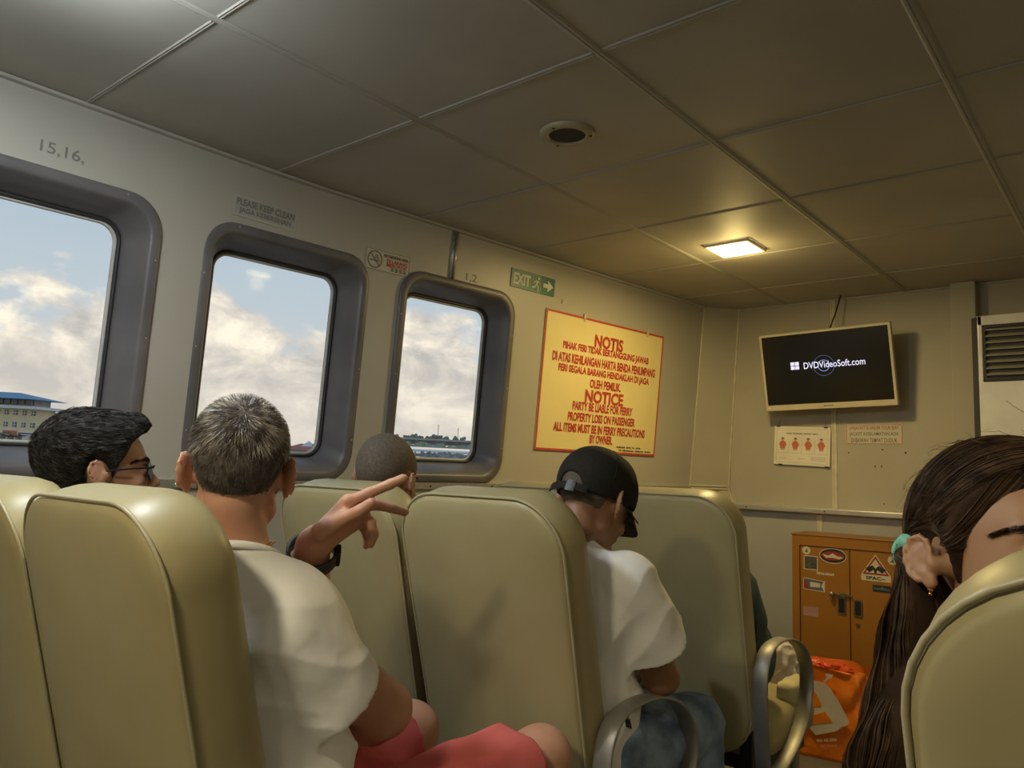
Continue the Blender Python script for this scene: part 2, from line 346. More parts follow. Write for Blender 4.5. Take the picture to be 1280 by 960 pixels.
def build_windows():
    glass = bpy.data.materials.new('window_glass'); glass.use_nodes = True; nt = glass.node_tree; N = nt.nodes; L = nt.links; N.clear()
    out = N.new('ShaderNodeOutputMaterial'); mix = N.new('ShaderNodeMixShader'); tr = N.new('ShaderNodeBsdfTransparent'); gl = N.new('ShaderNodeBsdfGlossy')
    tr.inputs[0].default_value = (.96, .97, .97, 1); gl.inputs[1].default_value = .05; fr = N.new('ShaderNodeFresnel'); fr.inputs[0].default_value = 1.35
    L.new(fr.outputs[0], mix.inputs[0]); L.new(tr.outputs[0], mix.inputs[1]); L.new(gl.outputs[0], mix.inputs[2])
    df = N.new('ShaderNodeBsdfDiffuse'); df.inputs[0].default_value = (.8, .8, .78, 1); mx2 = N.new('ShaderNodeMixShader')
    tc = N.new('ShaderNodeTexCoord'); nz = N.new('ShaderNodeTexNoise'); nz.inputs['Scale'].default_value = 5; nz.inputs['Detail'].default_value = 8; L.new(tc.outputs['Object'], nz.inputs[0])
    rp = N.new('ShaderNodeValToRGB'); rp.color_ramp.elements[0].position = .5; rp.color_ramp.elements[0].color = (.015, .015, .015, 1); rp.color_ramp.elements[1].position = .8; rp.color_ramp.elements[1].color = (.09, .09, .09, 1)
    L.new(nz.outputs[0], rp.inputs[0]); L.new(rp.outputs[0], mx2.inputs[0]); L.new(mix.outputs[0], mx2.inputs[1]); L.new(df.outputs[0], mx2.inputs[2]); L.new(mx2.outputs[0], out.inputs[0])
    for y0, y1, nm in WINS:
        ym = (y0+y1)/2; zm = (WZ0+WZ1)/2; M = wall_frame(ym, zm); w = (y1-y0)/2; h = (WZ1-WZ0)/2/.9966
        root = thing(nm, None, None, M=M, kind='structure')
        prof = [(0, -.004, .105), (0, .010, .105), (.004, .013, .103), (.027, .014, .085), (.034, .010, .080), (.040, -.004, .075), (.046, -.012, .072), (.060, -.045, .068), (.072, -.078, .06), (.076, -.086, .058), (.076, -.100, .058)]
        bm = BM(); loft(bm, [[(u, v, d) for u, v in rrect(-w+i, w-i, -h+i, h-i, r, 8)] for i, d, r in prof]); obj('window_frame', bm, FRAME, root, smooth=True)
        bm = BM(); loft(bm, [[(u, v, d) for u, v in rrect(-w+i, w-i, -h+i, h-i, r, 8)] for i, d, r in ((.074, -.084, .058), (.0755, -.080, .058), (.082, -.080, .054), (.084, -.084, .052), (.084, -.092, .052))]); obj('gasket', bm, GASK, root, smooth=True)
        bm = BM(); loft(bm, [[(u, v, d) for u, v in rrect(-w+i, w-i, -h+i, h-i, r, 8)] for i, d, r in ((.082, -.091, .054), (.088, -.087, .050), (.091, -.091, .048), (.091, -.1, .048))]); obj('pale_seal', bm, SEAL, root, smooth=True)
        bm = BM(); bm.faces.new([bm.verts.new((u, v, -.094)) for u, v in rrect(-w+.075, w-.075, -h+.075, h-.075, .055, 8)]); o = obj('glass_pane', bm, None, root); o.data.materials.append(glass)
        for u, v in ((w-.012, h-.18), (w-.012, 0), (w-.012, -h+.15), (-w+.012, h-.18), (-w+.012, 0), (-w+.012, -h+.15), (w-.11, h-.012), (-w+.11, h-.012)):
            bm = BM(); bmesh.ops.create_uvsphere(bm, u_segments=8, v_segments=5, radius=.0032, matrix=Matrix.Translation((u, v, .013))); obj('screw', bm, ALU, root, smooth=True)
build_windows()

def build_lamps():
    for i, (x, y, c, w, w2) in enumerate(LAMPS):
        em = mat('lamp_diffuser_%d' % i, (.9, .9, .9), .5, emit=tuple(.35+.65*k for k in c), estr=14)
        lab = ['square ceiling lamp glowing near the front of the cabin', 'ceiling lamp glowing above the window seats at the left', 'ceiling lamp behind the rear seat row', 'ceiling lamp over the right side near the front wall', 'ceiling lamp over the right hand seats', 'ceiling lamp at the back of the aisle'][i]
        t = thing('ceiling_lamp', lab, 'lamp', (x, y, CEIL), 'ceiling lamps')
        t.rotation_euler = (0, 0, 0)
        s = .098; bm = BM(); loft(bm, [[(u, v, d) for u, v in rrect(-q, q, -q, q, .006, 2)] for q, d in ((s, 0), (s, -.010), (s-.003, -.012), (s-.010, -.012), (s-.010, -.004))]); obj('lamp_frame', bm, TVB, t)
        bm = BM(); plate(bm, rrect(-s+.010, s-.010, -s+.010, s-.010, .004, 2), -.011, -.002); obj('diffuser', bm, em, t)
    t = thing('ceiling_speaker', 'round cream ceiling speaker with a dark grille', 'speaker', (-1.246, 1.709, CEIL))
    bm = BM(); loft(bm, [[(u, v, d) for u, v in disk(0, 0, r, 40)] for r, d in ((.078, 0), (.078, -.005), (.073, -.010), (.060, -.013), (.053, -.011), (.052, -.003))]); obj('speaker_ring', bm, mat('speaker_ring_cream', (.42, .37, .24), .45), t, smooth=True)
    bm = BM(); loft(bm, [[(u, v, d) for u, v in disk(0, 0, r, 40)] for r, d in ((.053, -.006), (.035, -.008), (.015, -.009))], cap1=True); obj('speaker_grille', bm, mat('grille_mesh', (.055, .055, .052), .7, bump=1, bscale=400), t, smooth=True)
    for a in (30, 150, 270): bm = BM(); plate(bm, disk(.066*math.cos(math.radians(a)), .066*math.sin(math.radians(a)), .004, 8), -.0135, -.010); obj('screw', bm, DARKM, t)
build_lamps()

# ------------------------------------------------------------------ signs on the hull side
def wall_sign(name, label, y0, y1, z0, z1, t=.003, group=None):
    y, z = (y0+y1)/2, (z0+z1)/2
    root = thing(name, label, 'sign', M=wall_frame(y, z), group=group)
    return root, (wp(y1, z)-wp(y0, z)).length/2, (z1-z0)/2*1.0034
def border(bm, w, h, i, t, r, z0, z1):
    a = rrect(-w+i, w-i, -h+i, h-i, r, 3); b = rrect(-w+i+t, w-i-t, -h+i+t, h-i-t, max(r-t, .0005), 3)
    loft(bm, [[(x, y, z0) for x, y in a], [(x, y, z1) for x, y in a], [(x, y, z1) for x, y in b], [(x, y, z0) for x, y in b]])
def build_signs():
    root, w, h = wall_sign('notice_board', 'large yellow notice board with red border and red lettering', 2.747, 3.663, 1.288, 1.925)
    bm = BM(); box(bm, -w, w, -h, h, 0, .006, .001); obj('board', bm, SIGNY, root)
    bm = BM(); border(bm, w, h, 0, .010, .001, .0055, .0068); obj('red_border', bm, RED, root)
    lines = [('NOTIS', .79, .24, .085), ('PIHAK FERI TIDAK BERTANGGUNG JAWAB', .665, .72, .052), ('DI ATAS KEHILANGAN HARTA BENDA PENUMPANG', .55, .86, .052), ('FERI SEGALA BARANG HENDAKLAH DI JAGA', .435, .76, .052), ('OLEH PEMILIK.', .325, .26, .050),
             ('NOTICE', .215, .32, .085), ('PARTY BE LIABLE FOR FERRY', .105, .50, .050), ('PROPERTY LOSS ON PASSENGER', -.01, .56, .050), ('ALL ITEMS MUST BE IN FERRY PRECAUTIONS', -.125, .76, .050), ('BY OWNER.', -.235, .19, .050)]
    H = h*2; ys = [.905, .80, .695, .585, .485, .375, .27, .17, .07, -.03]
    zs = [.89, .795, .70, .605, .515, .405, .31, .215, .12, .035]
    for (b, _, ww, hh), zz in zip(lines, zs):
        zc = -h + .045 + zz*(H-.075)*.985
        text('lettering', b, RED, root, .005, zc, .0075, ww*.93, hh*(.86 if hh < .06 else .74), bold=.042)
    strokes('small_print', (7, 4, 2, 4), DGREY, root, w*.50, -h+.036, .0075, .20, .010)
    strokes('small_print', (2, 9, 7, 5), DGREY, root, w*.62, -h+.020, .0075, .27, .010)
    for u in (-w*.42, w*.68):
        bm = BM(); box(bm, u-.006, u+.006, h-.022, h+.018, .006, .010, .001); tube(bm, [(u, h-.012, .010), (u, h-.012, .013)], .004, 8); obj('clip', bm, CREAM, root)
    root, w, h = wall_sign('exit_sign', 'green exit sign with running figure and arrow above the notice board', 2.511, 2.787, 1.982, 2.062)
    bm = BM(); box(bm, -w, w, -h, h, 0, .004, .0008); obj('board', bm, GREEN, root)
    text('lettering', 'EXIT', SIGNWH, root, -w*.52, -.001, .0048, .105, .050, bold=.03)
    bm = BM(); P = [(.062, -.009), (.092, -.009), (.092, -.026), (.128, 0), (.092, .026), (.092, .009), (.062, .009)]; plate(bm, P, .0042, .0052); obj('arrow', bm, SIGNWH, root)
    bm = BM()
    for a, b, r in (((.026, .012), (.018, -.006), .006), ((.018, -.006), (.032, -.015), .0045), ((.032, -.015), (.030, -.032), .004), ((.018, -.006), (.006, -.019), .0045), ((.006, -.019), (-.008, -.020), .004), ((.026, .012), (.038, .004), .0032), ((.024, .013), (.010, .008), .0032), ((.010, .008), (.003, .0), .003)):
        d = Vector(b)-Vector(a); n = Vector((-d.y, d.x)).normalized()*r*.7
        plate(bm, [(a[0]-n.x, a[1]-n.y), (b[0]-n.x, b[1]-n.y), (b[0]+n.x, b[1]+n.y), (a[0]+n.x, a[1]+n.y)][::1], .0042, .0052)
        plate(bm, disk(b[0], b[1], r*.7, 8), .0042, .0052)
    plate(bm, disk(.031, .023, .0062, 14), .0042, .0052); obj('running_figure', bm, SIGNWH, root)
    bm = BM(); border(bm, .026, .037, 0, .0012, .0008, .0042, .005); o = obj('figure_outline', bm, SIGNWH, root); o.location = (.018, -.002, 0)
    root, w, h = wall_sign('no_smoking_sign', 'small faded no smoking sign between the two right windows', 1.777, 1.978, 1.910, 1.990)
    bm = BM(); plate(bm, rrect(-w, w, -h, h, .008), 0, .002); obj('board', bm, SIGNW, root)
    bm = BM(); border(bm, w, h, .002, .002, .006, .0018, .0026); obj('border', bm, MGREY, root)
    bm = BM(); c = -w+.043
    loft(bm, [[(c+q*math.cos(a), q*math.sin(a), z) for a in np.linspace(0, 2*math.pi, 33)[:-1]] for q, z in ((.033, .002), (.033, .003), (.028, .003), (.028, .002))])
    box(bm, c-.022, c+.022, -.006, -.001, .002, .003); obj('ring', bm, MGREY, root)
    bm = BM(); a = .0022; plate(bm, [(c-.022, .019), (c-.019, .022), (c+.022, -.019), (c+.019, -.022)], .0028, .0036)
    for s in (0, .008, .016): plate(bm, [(c-.002+s, .002), (c+.001+s, .002), (c+.003+s*.5, .018), (c+.001+s*.5, .018)], .0022, .003)
    obj('slash', bm, MGREY, root)
    text('lettering', 'NO SMOKING AREA', DGREY, root, w*.36, h*.55, .003, .112, .012, bold=.03)
    text('lettering', 'DI LARANG', RED, root, w*.42, h*.12, .003, .095, .014, bold=.03); text('lettering', 'MEROKOK', RED, root, w*.42, -h*.24, .003, .095, .014, bold=.03)
    for k in range(4):
        bm = BM(); x = w*.22+k*.019; border(bm, .006, .006, 0, .0018, .0005, .0022, .003); box(bm, -.0008, .0008, -.006, .006, .0022, .003); o = obj('character', bm, DGREY, root); o.location = (x, -h*.62, 0)
    root, w, h = wall_sign('cleanliness_sign', 'faded grey plate asking to keep clean above the middle window', 1.258, 1.494, 1.970, 2.040)
    bm = BM(); box(bm, -w, w, -h, h, 0, .003, .0008); obj('board', bm, mat('faded_sign_face', (.44, .43, .39), .5), root)
    bm = BM(); border(bm, w, h, .004, .002, .001, .0025, .0034); obj('border', bm, SIGNW, root)
    text('lettering', 'PLEASE KEEP CLEAN', MGREY, root, 0, h*.36, .0036, w*1.80, .022, bold=.03); text('lettering', 'JAGA KEBERSIHAN', MGREY, root, 0, -h*.42, .0036, w*1.62, .022, bold=.03)
    for s, y0, y1, z, hh, lab in (('15,16,', .705, .815, 2.0, .036, 'seat numbers 15,16 on the wall above the leftmost window'), ('8,9', 1.533, 1.592, 1.992, .030, 'seat numbers 8,9 on the wall above the middle window'), ('1,2', 2.262, 2.322, 1.971, .036, 'seat numbers 1,2 on the wall above the right window')):
        y = (y0+y1)/2; root = thing('seat_number', lab, 'sign', M=wall_frame(y, z, .0004), group='seat numbers along the windows')
        text('lettering', s, mat('number_grey', (.20, .19, .17), .6), root, 0, 0, 0, (y1-y0), hh, bold=.01)
    root = thing('star_hook', 'tiny star shaped hook beside the exit sign', 'hook', M=wall_frame(2.85, 1.975))
    bm = BM(); plate(bm, [((.013 if k % 2 else .0065)*math.sin(math.pi*k/5), (.013 if k % 2 else .0065)*math.cos(math.pi*k/5)) for k in range(10)], 0, .004); obj('star', bm, CREAM, root)
    bm = BM(); tube(bm, [(0, 0, .003), (0, -.002, .010), (0, .006, .012)], .002, 6); obj('hook', bm, CREAM, root)
    # signs on the front wall
    root = thing('lifejacket_sign', 'cream lifejacket sign with a red border on the front wall', 'sign', M=front_frame(-1.0965, 1.431)); w, h = .135, .0515
    bm = BM(); plate(bm, rrect(-w, w, -h, h, .006), 0, .003); obj('board', bm, SIGNW, root)
    bm = BM(); border(bm, w, h, .003, .0022, .005, .0028, .0038); obj('border', bm, RED, root)
    for s, v, ww in (('LIFEJACKET IS UNDER YOUR SEAT', .030, .235), ('JACKET KESELAMATAN ADA', -.001, .235), ('DI BAWAH TEMPAT DUDUK', -.031, .22)): text('lettering', s, DGREY if v < .02 else mat('maroon_lettering', (.22, .05, .035), .5), root, 0, v, .0036, ww, .022, bold=.008)
    M = front_frame(-1.455, 1.368, .012) @ Matrix.Rotation(math.radians(-2.2), 4, 'Z')
    root = thing('safety_poster', 'white safety poster with four small orange vest figures', 'poster', M=M); w, h = .148, .103
    bm = BM(); box(bm, -w, w, -h, h, 0, .003, .0005); obj('sheet', bm, WHITEP, root)
    bm = BM(); border(bm, w, h, .012, .001, .0005, .0028, .0034); box(bm, -w+.012, w-.012, -.040, -.039, .0028, .0034)
    for k in range(1, 4): u = -w+.012+(2*w-.024)*k/4; box(bm, u-.0005, u+.0005, -.040, .030, .0028, .0034)
    for u in (-.10, 0): box(bm, u-.02, u+.02, -.068, -.066, .0028, .0034)
    for k in range(3): box(bm, .05, .128, -.058-k*.008, -.056-k*.008, .0028, .0034)
    obj('print_lines', bm, mat('print_grey', (.35, .33, .28), .6), root)
    strokes('print_heading', (6, 10, 8, 6), DGREY, root, 0, .066, .0036, .17, .007)
    for k in range(4):
        u = -w+.012+(2*w-.024)*(k+.5)/4
        bm = BM(); P = [(u-.020, .008), (u-.012, .022), (u-.004, .026), (u+.004, .026), (u+.013, .021), (u+.021, .004), (u+.014, -.006), (u+.012, -.016), (u-.011, -.016), (u-.014, -.004)]; plate(bm, P, .0028, .0038); obj('figure_vest', bm, mat('print_orange', (.60, .16, .075), .6), root)
        bm = BM(); plate(bm, disk(u-.001, .033, .0065, 12, .008), .0028, .0038); obj('figure_face', bm, mat('print_skin', (.55, .33, .2), .6), root)
        bm = BM(); plate(bm, [(u-.009, .033), (u-.007, .041), (u, .044), (u+.007, .041), (u+.009, .032), (u+.004, .036), (u-.004, .037)], .003, .0041); obj('figure_hair', bm, DGREY, root)
        bm = BM(); plate(bm, [(u-.011, -.016), (u+.012, -.016), (u+.010, -.024), (u-.009, -.024)], .0028, .0038); obj('figure_trousers', bm, mat('print_tan', (.55, .40, .20), .6), root)
    for u in (-w+.02, w-.025):
        bm = BM(); box(bm, u-.010, u+.010, h-.004, h+.003, .002, .006, .001); obj('clip', bm, DARKM, root)
        bm = BM(); tube(bm, [(u, h, .004), (u+(-.006 if u > 0 else .006), h+.035, -.008)], .0012, 5); obj('string', bm, mat('string_brown', (.25, .19, .1), .8), root)
    for u in (-w*.75, w*.9):
        bm = BM(); box(bm, u-.010, u+.010, -h-.003, -h+.003, .002, .006, .001); obj('clip', bm, DARKM, root)
build_signs()

def build_tv():
    # top edge leans out from the wall
    tl, tr, bl, br = [Vector(v) for v in ((-1.600, 3.985, 1.946), (-.953, 3.985, 1.952), (-1.606, 4.065, 1.546), (-.953, 4.065, 1.573))]
    c = (tl+tr+bl+br)/4; U = ((tr-tl)+(br-bl)).normalized(); V = ((tl-bl)+(tr-br)).normalized(); N = U.cross(V).normalized(); V = N.cross(U)
    root = thing('television', 'cream framed flat television showing white lettering on a dark screen', 'television', M=frame(c, U, V, N)); w, h = .325, .203
    bm = BM(); loft(bm, [[(x, y, z) for x, y in rrect(-w+i, w-i, -h+i, h-i, .006, 3)] for i, z in ((.02, -.038), (.003, -.032), (0, -.026), (0, 0), (.002, .003), (.012, .003))], cap0=True)
    bb = rrect(-w+.013, w-.013, -h+.030, h-.013, .002, 3); aa = rrect(-w+.012, w-.012, -h+.012, h-.012, .004, 3)
    loft(bm, [[(x, y, .003) for x, y in aa], [(x, y, .003) for x, y in bb], [(x, y, -.001) for x, y in bb]]); obj('television_frame', bm, TVB, root, smooth=False)
    bm = BM(); bm.faces.new([bm.verts.new((x, y, -.0005)) for x, y in bb]); obj('screen', bm, SCREEN, root)
    lit = mat('screen_text_glow', (.5, .5, .6), .5, emit=(.62, .64, .95), estr=.85)
    lit2 = mat('screen_blue_glow', (.2, .3, .8), .5, emit=(.07, .17, .5), estr=.5)
    text('screen_lettering', 'DVDVideoSoft.com', lit, root, .045, .024, .0008, .30, .034, bold=.008)
    for i in (0, 1):
        for j in (0, 1): bm = BM(); x = -.172+i*.023; y = .008+j*.021; box(bm, x, x+.020, y, y+.018, .0002, .0008); obj('screen_square', bm, lit, root)
    bm = BM()
    for r, t in ((.030, .004), (.052, .0012)):
        loft(bm, [[(-.005+q*math.cos(a), .018+q*math.sin(a), z) for a in np.linspace(0, 2*math.pi, 41)[:-1]] for q, z in ((r, .0001), (r, .0005), (r-t, .0005), (r-t, .0001))])
    obj('screen_rings', bm, lit2, root)
    strokes('maker_mark', (9,), DGREY, root, 0, -h+.016, .0038, .05, .006)
    bm = BM(); plate(bm, disk(-w+.018, -h+.018, .003, 10), .002, .0045); obj('power_light', bm, mat('power_led', (.8, .2, .15), .4, emit=(1, .45, .35), estr=.6), root)
    bm = BM(); box(bm, -.10, .10, -.06, .06, -.05, -.036, .003); box(bm, -.03, .03, -.03, .03, -.17, -.05); obj('wall_bracket', bm, DARKM, root)
    a = at(1027, 413, 4.35); b = at(1041, 374, 4.42); bm = BM(); A = c+V*.19-N*.03+U*(-.0); A = Vector((-1.27, 4.05, 1.94)); B = Vector((-1.225, 4.12, CEIL-.002))
    tube(bm, [A, A.lerp(B, .5)+Vector((.004, 0, 0)), B], .0035, 6); tag(obj('television_cable', bm, BLACK), 'black cable from the television top to the ceiling', 'cable')
build_tv()

def build_cabinet():
    x0, x1, y0, y1, H = -1.425, -.800, 3.95, 4.185, .918
    root = thing('steel_cabinet', 'orange brown two door cabinet covered with stickers by the front wall', 'cabinet', (x0, y0, 0))
    W = x1-x0; D = y1-y0
    bm = BM(); box(bm, 0, .036, 0, D, .0, H, .002); box(bm, W-.036, W, 0, D, 0, H, .002); box(bm, .034, W-.034, .0, D, H-.050, H, .002); box(bm, .034, W-.034, 0, D, 0, .06, .002); box(bm, .034, W-.034, D-.015, D, .06, H-.05); obj('carcass', bm, CAB, root)
    bm = BM(); box(bm, -.004, W+.004, -.004, D, H, H+.006, .002); obj('top_edge', bm, CAB, root)
    mid = .273; metal = mat('tarnished_metal', (.28, .23, .16), .35, metal=.8, col2=(.18, .14, .09), scale=60)
    doors = []
    for a, b in ((.039, mid-.002), (mid+.002, W-.039)):
        bm = BM(); box(bm, 0, b-a, 0, .018, 0, H-.050-.064, .0015); d = obj('door', bm, CAB, root); d.location = (a, .006, .062); doors.append((d, a, b))
    def stick(d, a, cx, cz, polys):
        g = d
        for P, z, m, nm in polys:
            bm = BM(); plate(bm, [(x, y) for x, y in P], 0, .0006*z); o = obj(nm, bm, m, d); o.matrix_basis = frame((cx-a, -.0003, cz-.062), (1, 0, 0), (0, 0, 1), (0, -1, 0))
    dk = mat('sticker_dark', (.035, .04, .035), .5, col2=(.12, .11, .08), scale=120); wt = mat('sticker_cream', (.62, .56, .40), .5); rd = mat('sticker_red', (.30, .03, .02), .5); pk = mat('sticker_mauve', (.40, .22, .19), .5); bl = mat('sticker_slate', (.10, .12, .15), .5); bk = mat('sticker_black', (.02, .02, .018), .5)
    d, a, b = doors[0]
    C = lambda px, py: ((at(px, py, 1)-EYE)*(y0/(at(px, py, 1)-EYE)[1]))
    def loc(px, py): q = C(px, py); return q[0]-x0, q[2]+1.2
    x, z = loc(1007.5, 688); stick(d, a, x, z, [(disk(0, 0, .020, 20), 1, wt, 'sticker'), ([(-.009, -.008), (.009, -.009), (.002, .010)], 2, bl, 'sticker')])
    x, z = loc(1013, 703.5); stick(d, a, x, z, [(rrect(-.034, .034, -.034, .034, .001, 1), 1, wt, 'sticker'), (rrect(-.030, .030, -.030, .030, .001, 1), 2, dk, 'sticker')])
    x, z = loc(1040.5, 695); stick(d, a, x, z, [(disk(0, 0, .064, 30, .037), 1, wt, 'sticker'), (disk(0, 0, .060, 30, .033), 2, bk, 'sticker'), (disk(0, 0, .053, 30, .021), 3, rd, 'sticker'), ([(-.050, .006), (-.02, .0), (0, .012), (.022, 0), (.052, -.004), (.03, -.014), (0, -.008), (-.03, -.012)], 4, wt, 'sticker')])
    x, z = loc(1031, 717.5); stick(d, a, x, z, [([(-.042, .012), (-.036, -.008), (-.030, -.003), (-.030, .004), (-.034, .006)], 1, wt, 'sticker')])
    t = strokes('sticker_lettering', (8,), wt, d, x+.006-a, 0, 0, .072, .012); me = t.data
    for v in me.vertices: xx, yy, zz = v.co; v.co = (xx, -.001-zz, z-.062+yy)
    x, z = loc(1017, 731); stick(d, a, x, z, [([(-.052, .030), (.052, .022), (.052, -.030), (-.052, -.026)], 1, wt, 'sticker'), ([(-.049, .027), (.046, .019), (.034, -.002), (.048, -.026), (-.049, -.023)], 2, bl, 'sticker'), ([(-.049, .025), (-.049, -.022), (-.020, -.022)], 3, rd, 'sticker'), ([(-.018, .012), (.030, .010), (.030, -.010), (-.018, -.012)], 4, wt, 'sticker')])
    x, z = loc(1013, 764.5); stick(d, a, x, z, [(rrect(-.036, .036, -.022, .022, .002, 1), 1, pk, 'sticker')])
    d, a, b = doors[1]
    x, z = loc(1094, 711); stick(d, a, x, z, [([(-.064, -.030), (-.064, -.058), (.066, -.058), (.066, -.030), (0, .066)], 1, wt, 'sticker'), ([(-.058, -.029), (.060, -.029), (0, .058)], 2, rd, 'sticker'), ([(-.044, -.021), (.046, -.021), (0, .044)], 3, wt, 'sticker'), ([(-.044, .0), (-.012, .014), (0, .0), (.014, .014), (.046, 0), (.03, -.020), (.008, -.006), (.004, -.022), (-.004, -.022), (-.008, -.006), (-.028, -.020)], 4, bk, 'sticker')])
    t = text('sticker_lettering', 'SPAC~', bk, d, x-a, 0, 0, .085, .016, bold=.03)
    for v in t.data.vertices: xx, yy, zz = v.co; v.co = (xx, -.0022, z-.062-.044+yy)
    x, z = loc(1115, 701); stick(d, a, x, z, [(disk(0, 0, .020, 20), 1, wt, 'sticker'), ([(-.009, -.008), (.009, -.009), (.002, .010)], 2, bl, 'sticker')])
    x, z = loc(1102, 736.5); stick(d, a, x, z, [(rrect(-.040, .040, -.016, .016, .001, 1), 1, bk, 'sticker'), ([(-.036, .004), (-.008, .004), (0, .012), (.010, .004), (.034, .0), (.034, -.006), (-.034, -.004)], 2, bl, 'sticker')])
    for k, (px, py) in enumerate(((1052, 757.5), (1072.5, 761))):
        d, a, b = doors[k]; x, z = loc(px, py); x -= a; z -= .062
        bm = BM(); loft(bm, [[(x+u, yy, z+v) for u, v in rrect(-.020+i, .020-i, -.040+i, .040-i, .004, 2)] for i, yy in ((0, 0), (0, -.005), (.007, -.005), (.008, .0))]); h = obj('handle', bm, metal, d)
        bm = BM(); plate(bm, rrect(x-.012, x+.012, z-.032, z+.032, .003, 2), 0, .001)
        for v in bm.verts: v.co = (v.co.x, -.0015-v.co.z, v.co.y)
        obj('handle_recess', bm, BLACK, h)
    d, a, b = doors[0]; x, z = loc(1041, 742); x -= a; z -= .062
    bm = BM(); bmesh.ops.create_uvsphere(bm, u_segments=16, v_segments=10, radius=.014, matrix=Matrix.Translation((x, -.022, z))); tube(bm, [(x, 0, z), (x, -.014, z)], .008, 10); obj('knob', bm, mat('polished_metal', (.6, .55, .45), .15, metal=1), d, smooth=True)
    bm = BM(); box(bm, x+.012, x+.090, -.012, -.006, z-.007, z+.003, .001); box(bm, x+.035, x+.060, -.018, -.010, z-.012, z+.008, .002); obj('hasp', bm, metal, d)
    d, a, b = doors[1]; x, z = loc(1072, 782); bm = BM(); x -= a; z -= .062
    tube(bm, [(x, 0, z), (x, -.004, z)], .009, 12); obj('keyhole', bm, metal, d)
build_cabinet()

def build_ac():
    x0, yf, H = -.588, 3.93, 1.94; W = .56
    root = thing('air_conditioner', 'tall white standing air conditioner with dark louvre slats', 'air conditioner', (x0, yf, 0))
    bm = BM(); box(bm, 0, W, 0, .255, .0, .06, .004); box(bm, 0, W, .02, .255, .06, H, .006); box(bm, 0, W, 0, .03, .06, 1.645, .004)
    box(bm, 0, .018, 0, .03, 1.64, H, .003); box(bm, W-.018, W, 0, .03, 1.64, H, .003); box(bm, 0, W, 0, .03, 1.897, H, .003); obj('body', bm, ACW, root)
    bm = BM(); box(bm, -.028, -.002, .035, .255, 0, H, .002); obj('dark_strip', bm, ACD, root)  # dark upright strip along the left edge of the unit
    bm = BM(); box(bm, .016, W-.016, .012, .022, 1.643, 1.899); border(bm, 0, 0, 0, 0, 0, 0, 0) if False else None; obj('grille_recess', bm, ACD, root)
    bm = BM(); a = rrect(.018, W-.018, 1.648, 1.896, .018, 4); b = rrect(.030, W-.030, 1.660, 1.884, .012, 4)
    loft(bm, [[(x, .0, z) for x, z in a], [(x, -.003, z) for x, z in a], [(x, -.003, z) for x, z in b], [(x, .012, z) for x, z in b]]); obj('grille_frame', bm, ACD, root)
    for k in range(8):
        z = 1.672+k*.0285; bm = BM(); hexa(bm, [(.026, -.002, z), (W-.026, -.002, z), (W-.026, .012, z+.010), (.026, .012, z+.010), (.026, -.003, z+.005), (W-.026, -.003, z+.005), (W-.026, .011, z+.014), (.026, .011, z+.014)]); obj('slat', bm, mat('slat_grey', (.33, .31, .25), .4), root)
    bm = BM(); tube(bm, [(.10+t*.34, -.001, 1.560-.20*t**.8) for t in np.linspace(0, 1, 14)], .0016, 5); tube(bm, [(.20+t*.2, -.001, 1.585-.05*t**.6) for t in np.linspace(0, 1, 8)], .004, 5); obj('front_line', bm, mat('line_grey', (.35, .34, .32), .4), root)
build_ac()

# ------------------------------------------------------------------ seats
REC = math.radians(16)
def seat_back_rings():
    hw = .229; S0, S1 = .0, .78; R = []
    def ring(i, t, k=9):
        P = []
        for u, s in rrect(-hw+i, hw-i, S0+i*.6, S1-i, max(.115-i, .02), k):
            f = 1-.07*max(0, (.35-s)/.35); bulge = 1+.02*math.sin(min(max(s/.78, 0), 1)*math.pi)
            P.append((u*f*bulge, s, t))
        return P
    for i, t in ((.20, -.010), (.14, -.010), (.08, -.008), (.04, -.005), (.014, -.001), (.003, .004)): R.append(ring(i, t))
    back_seam = ring(.000, .006)
    R += [ring(.000, .012), ring(-.003, .035), ring(-.003, .065), ring(.002, .090), ring(.014, .108), ring(.035, .120), ring(.075, .128), ring(.13, .130), ring(.19, .130)]
    return R, back_seam
def seat_map(p):    # u, s (along the recline), t (thickness, forward) -> local x, y, z; the rear face meets local y = 0 at z = 1.10
    u, s, t = p; sr = s-.745; c, n = math.cos(REC), math.sin(REC)
    y = -sr*n; z = 1.10+sr*c
    if s < .35: y -= (.35-s)**2*.35
    return (u, y+t*c, z+t*n)
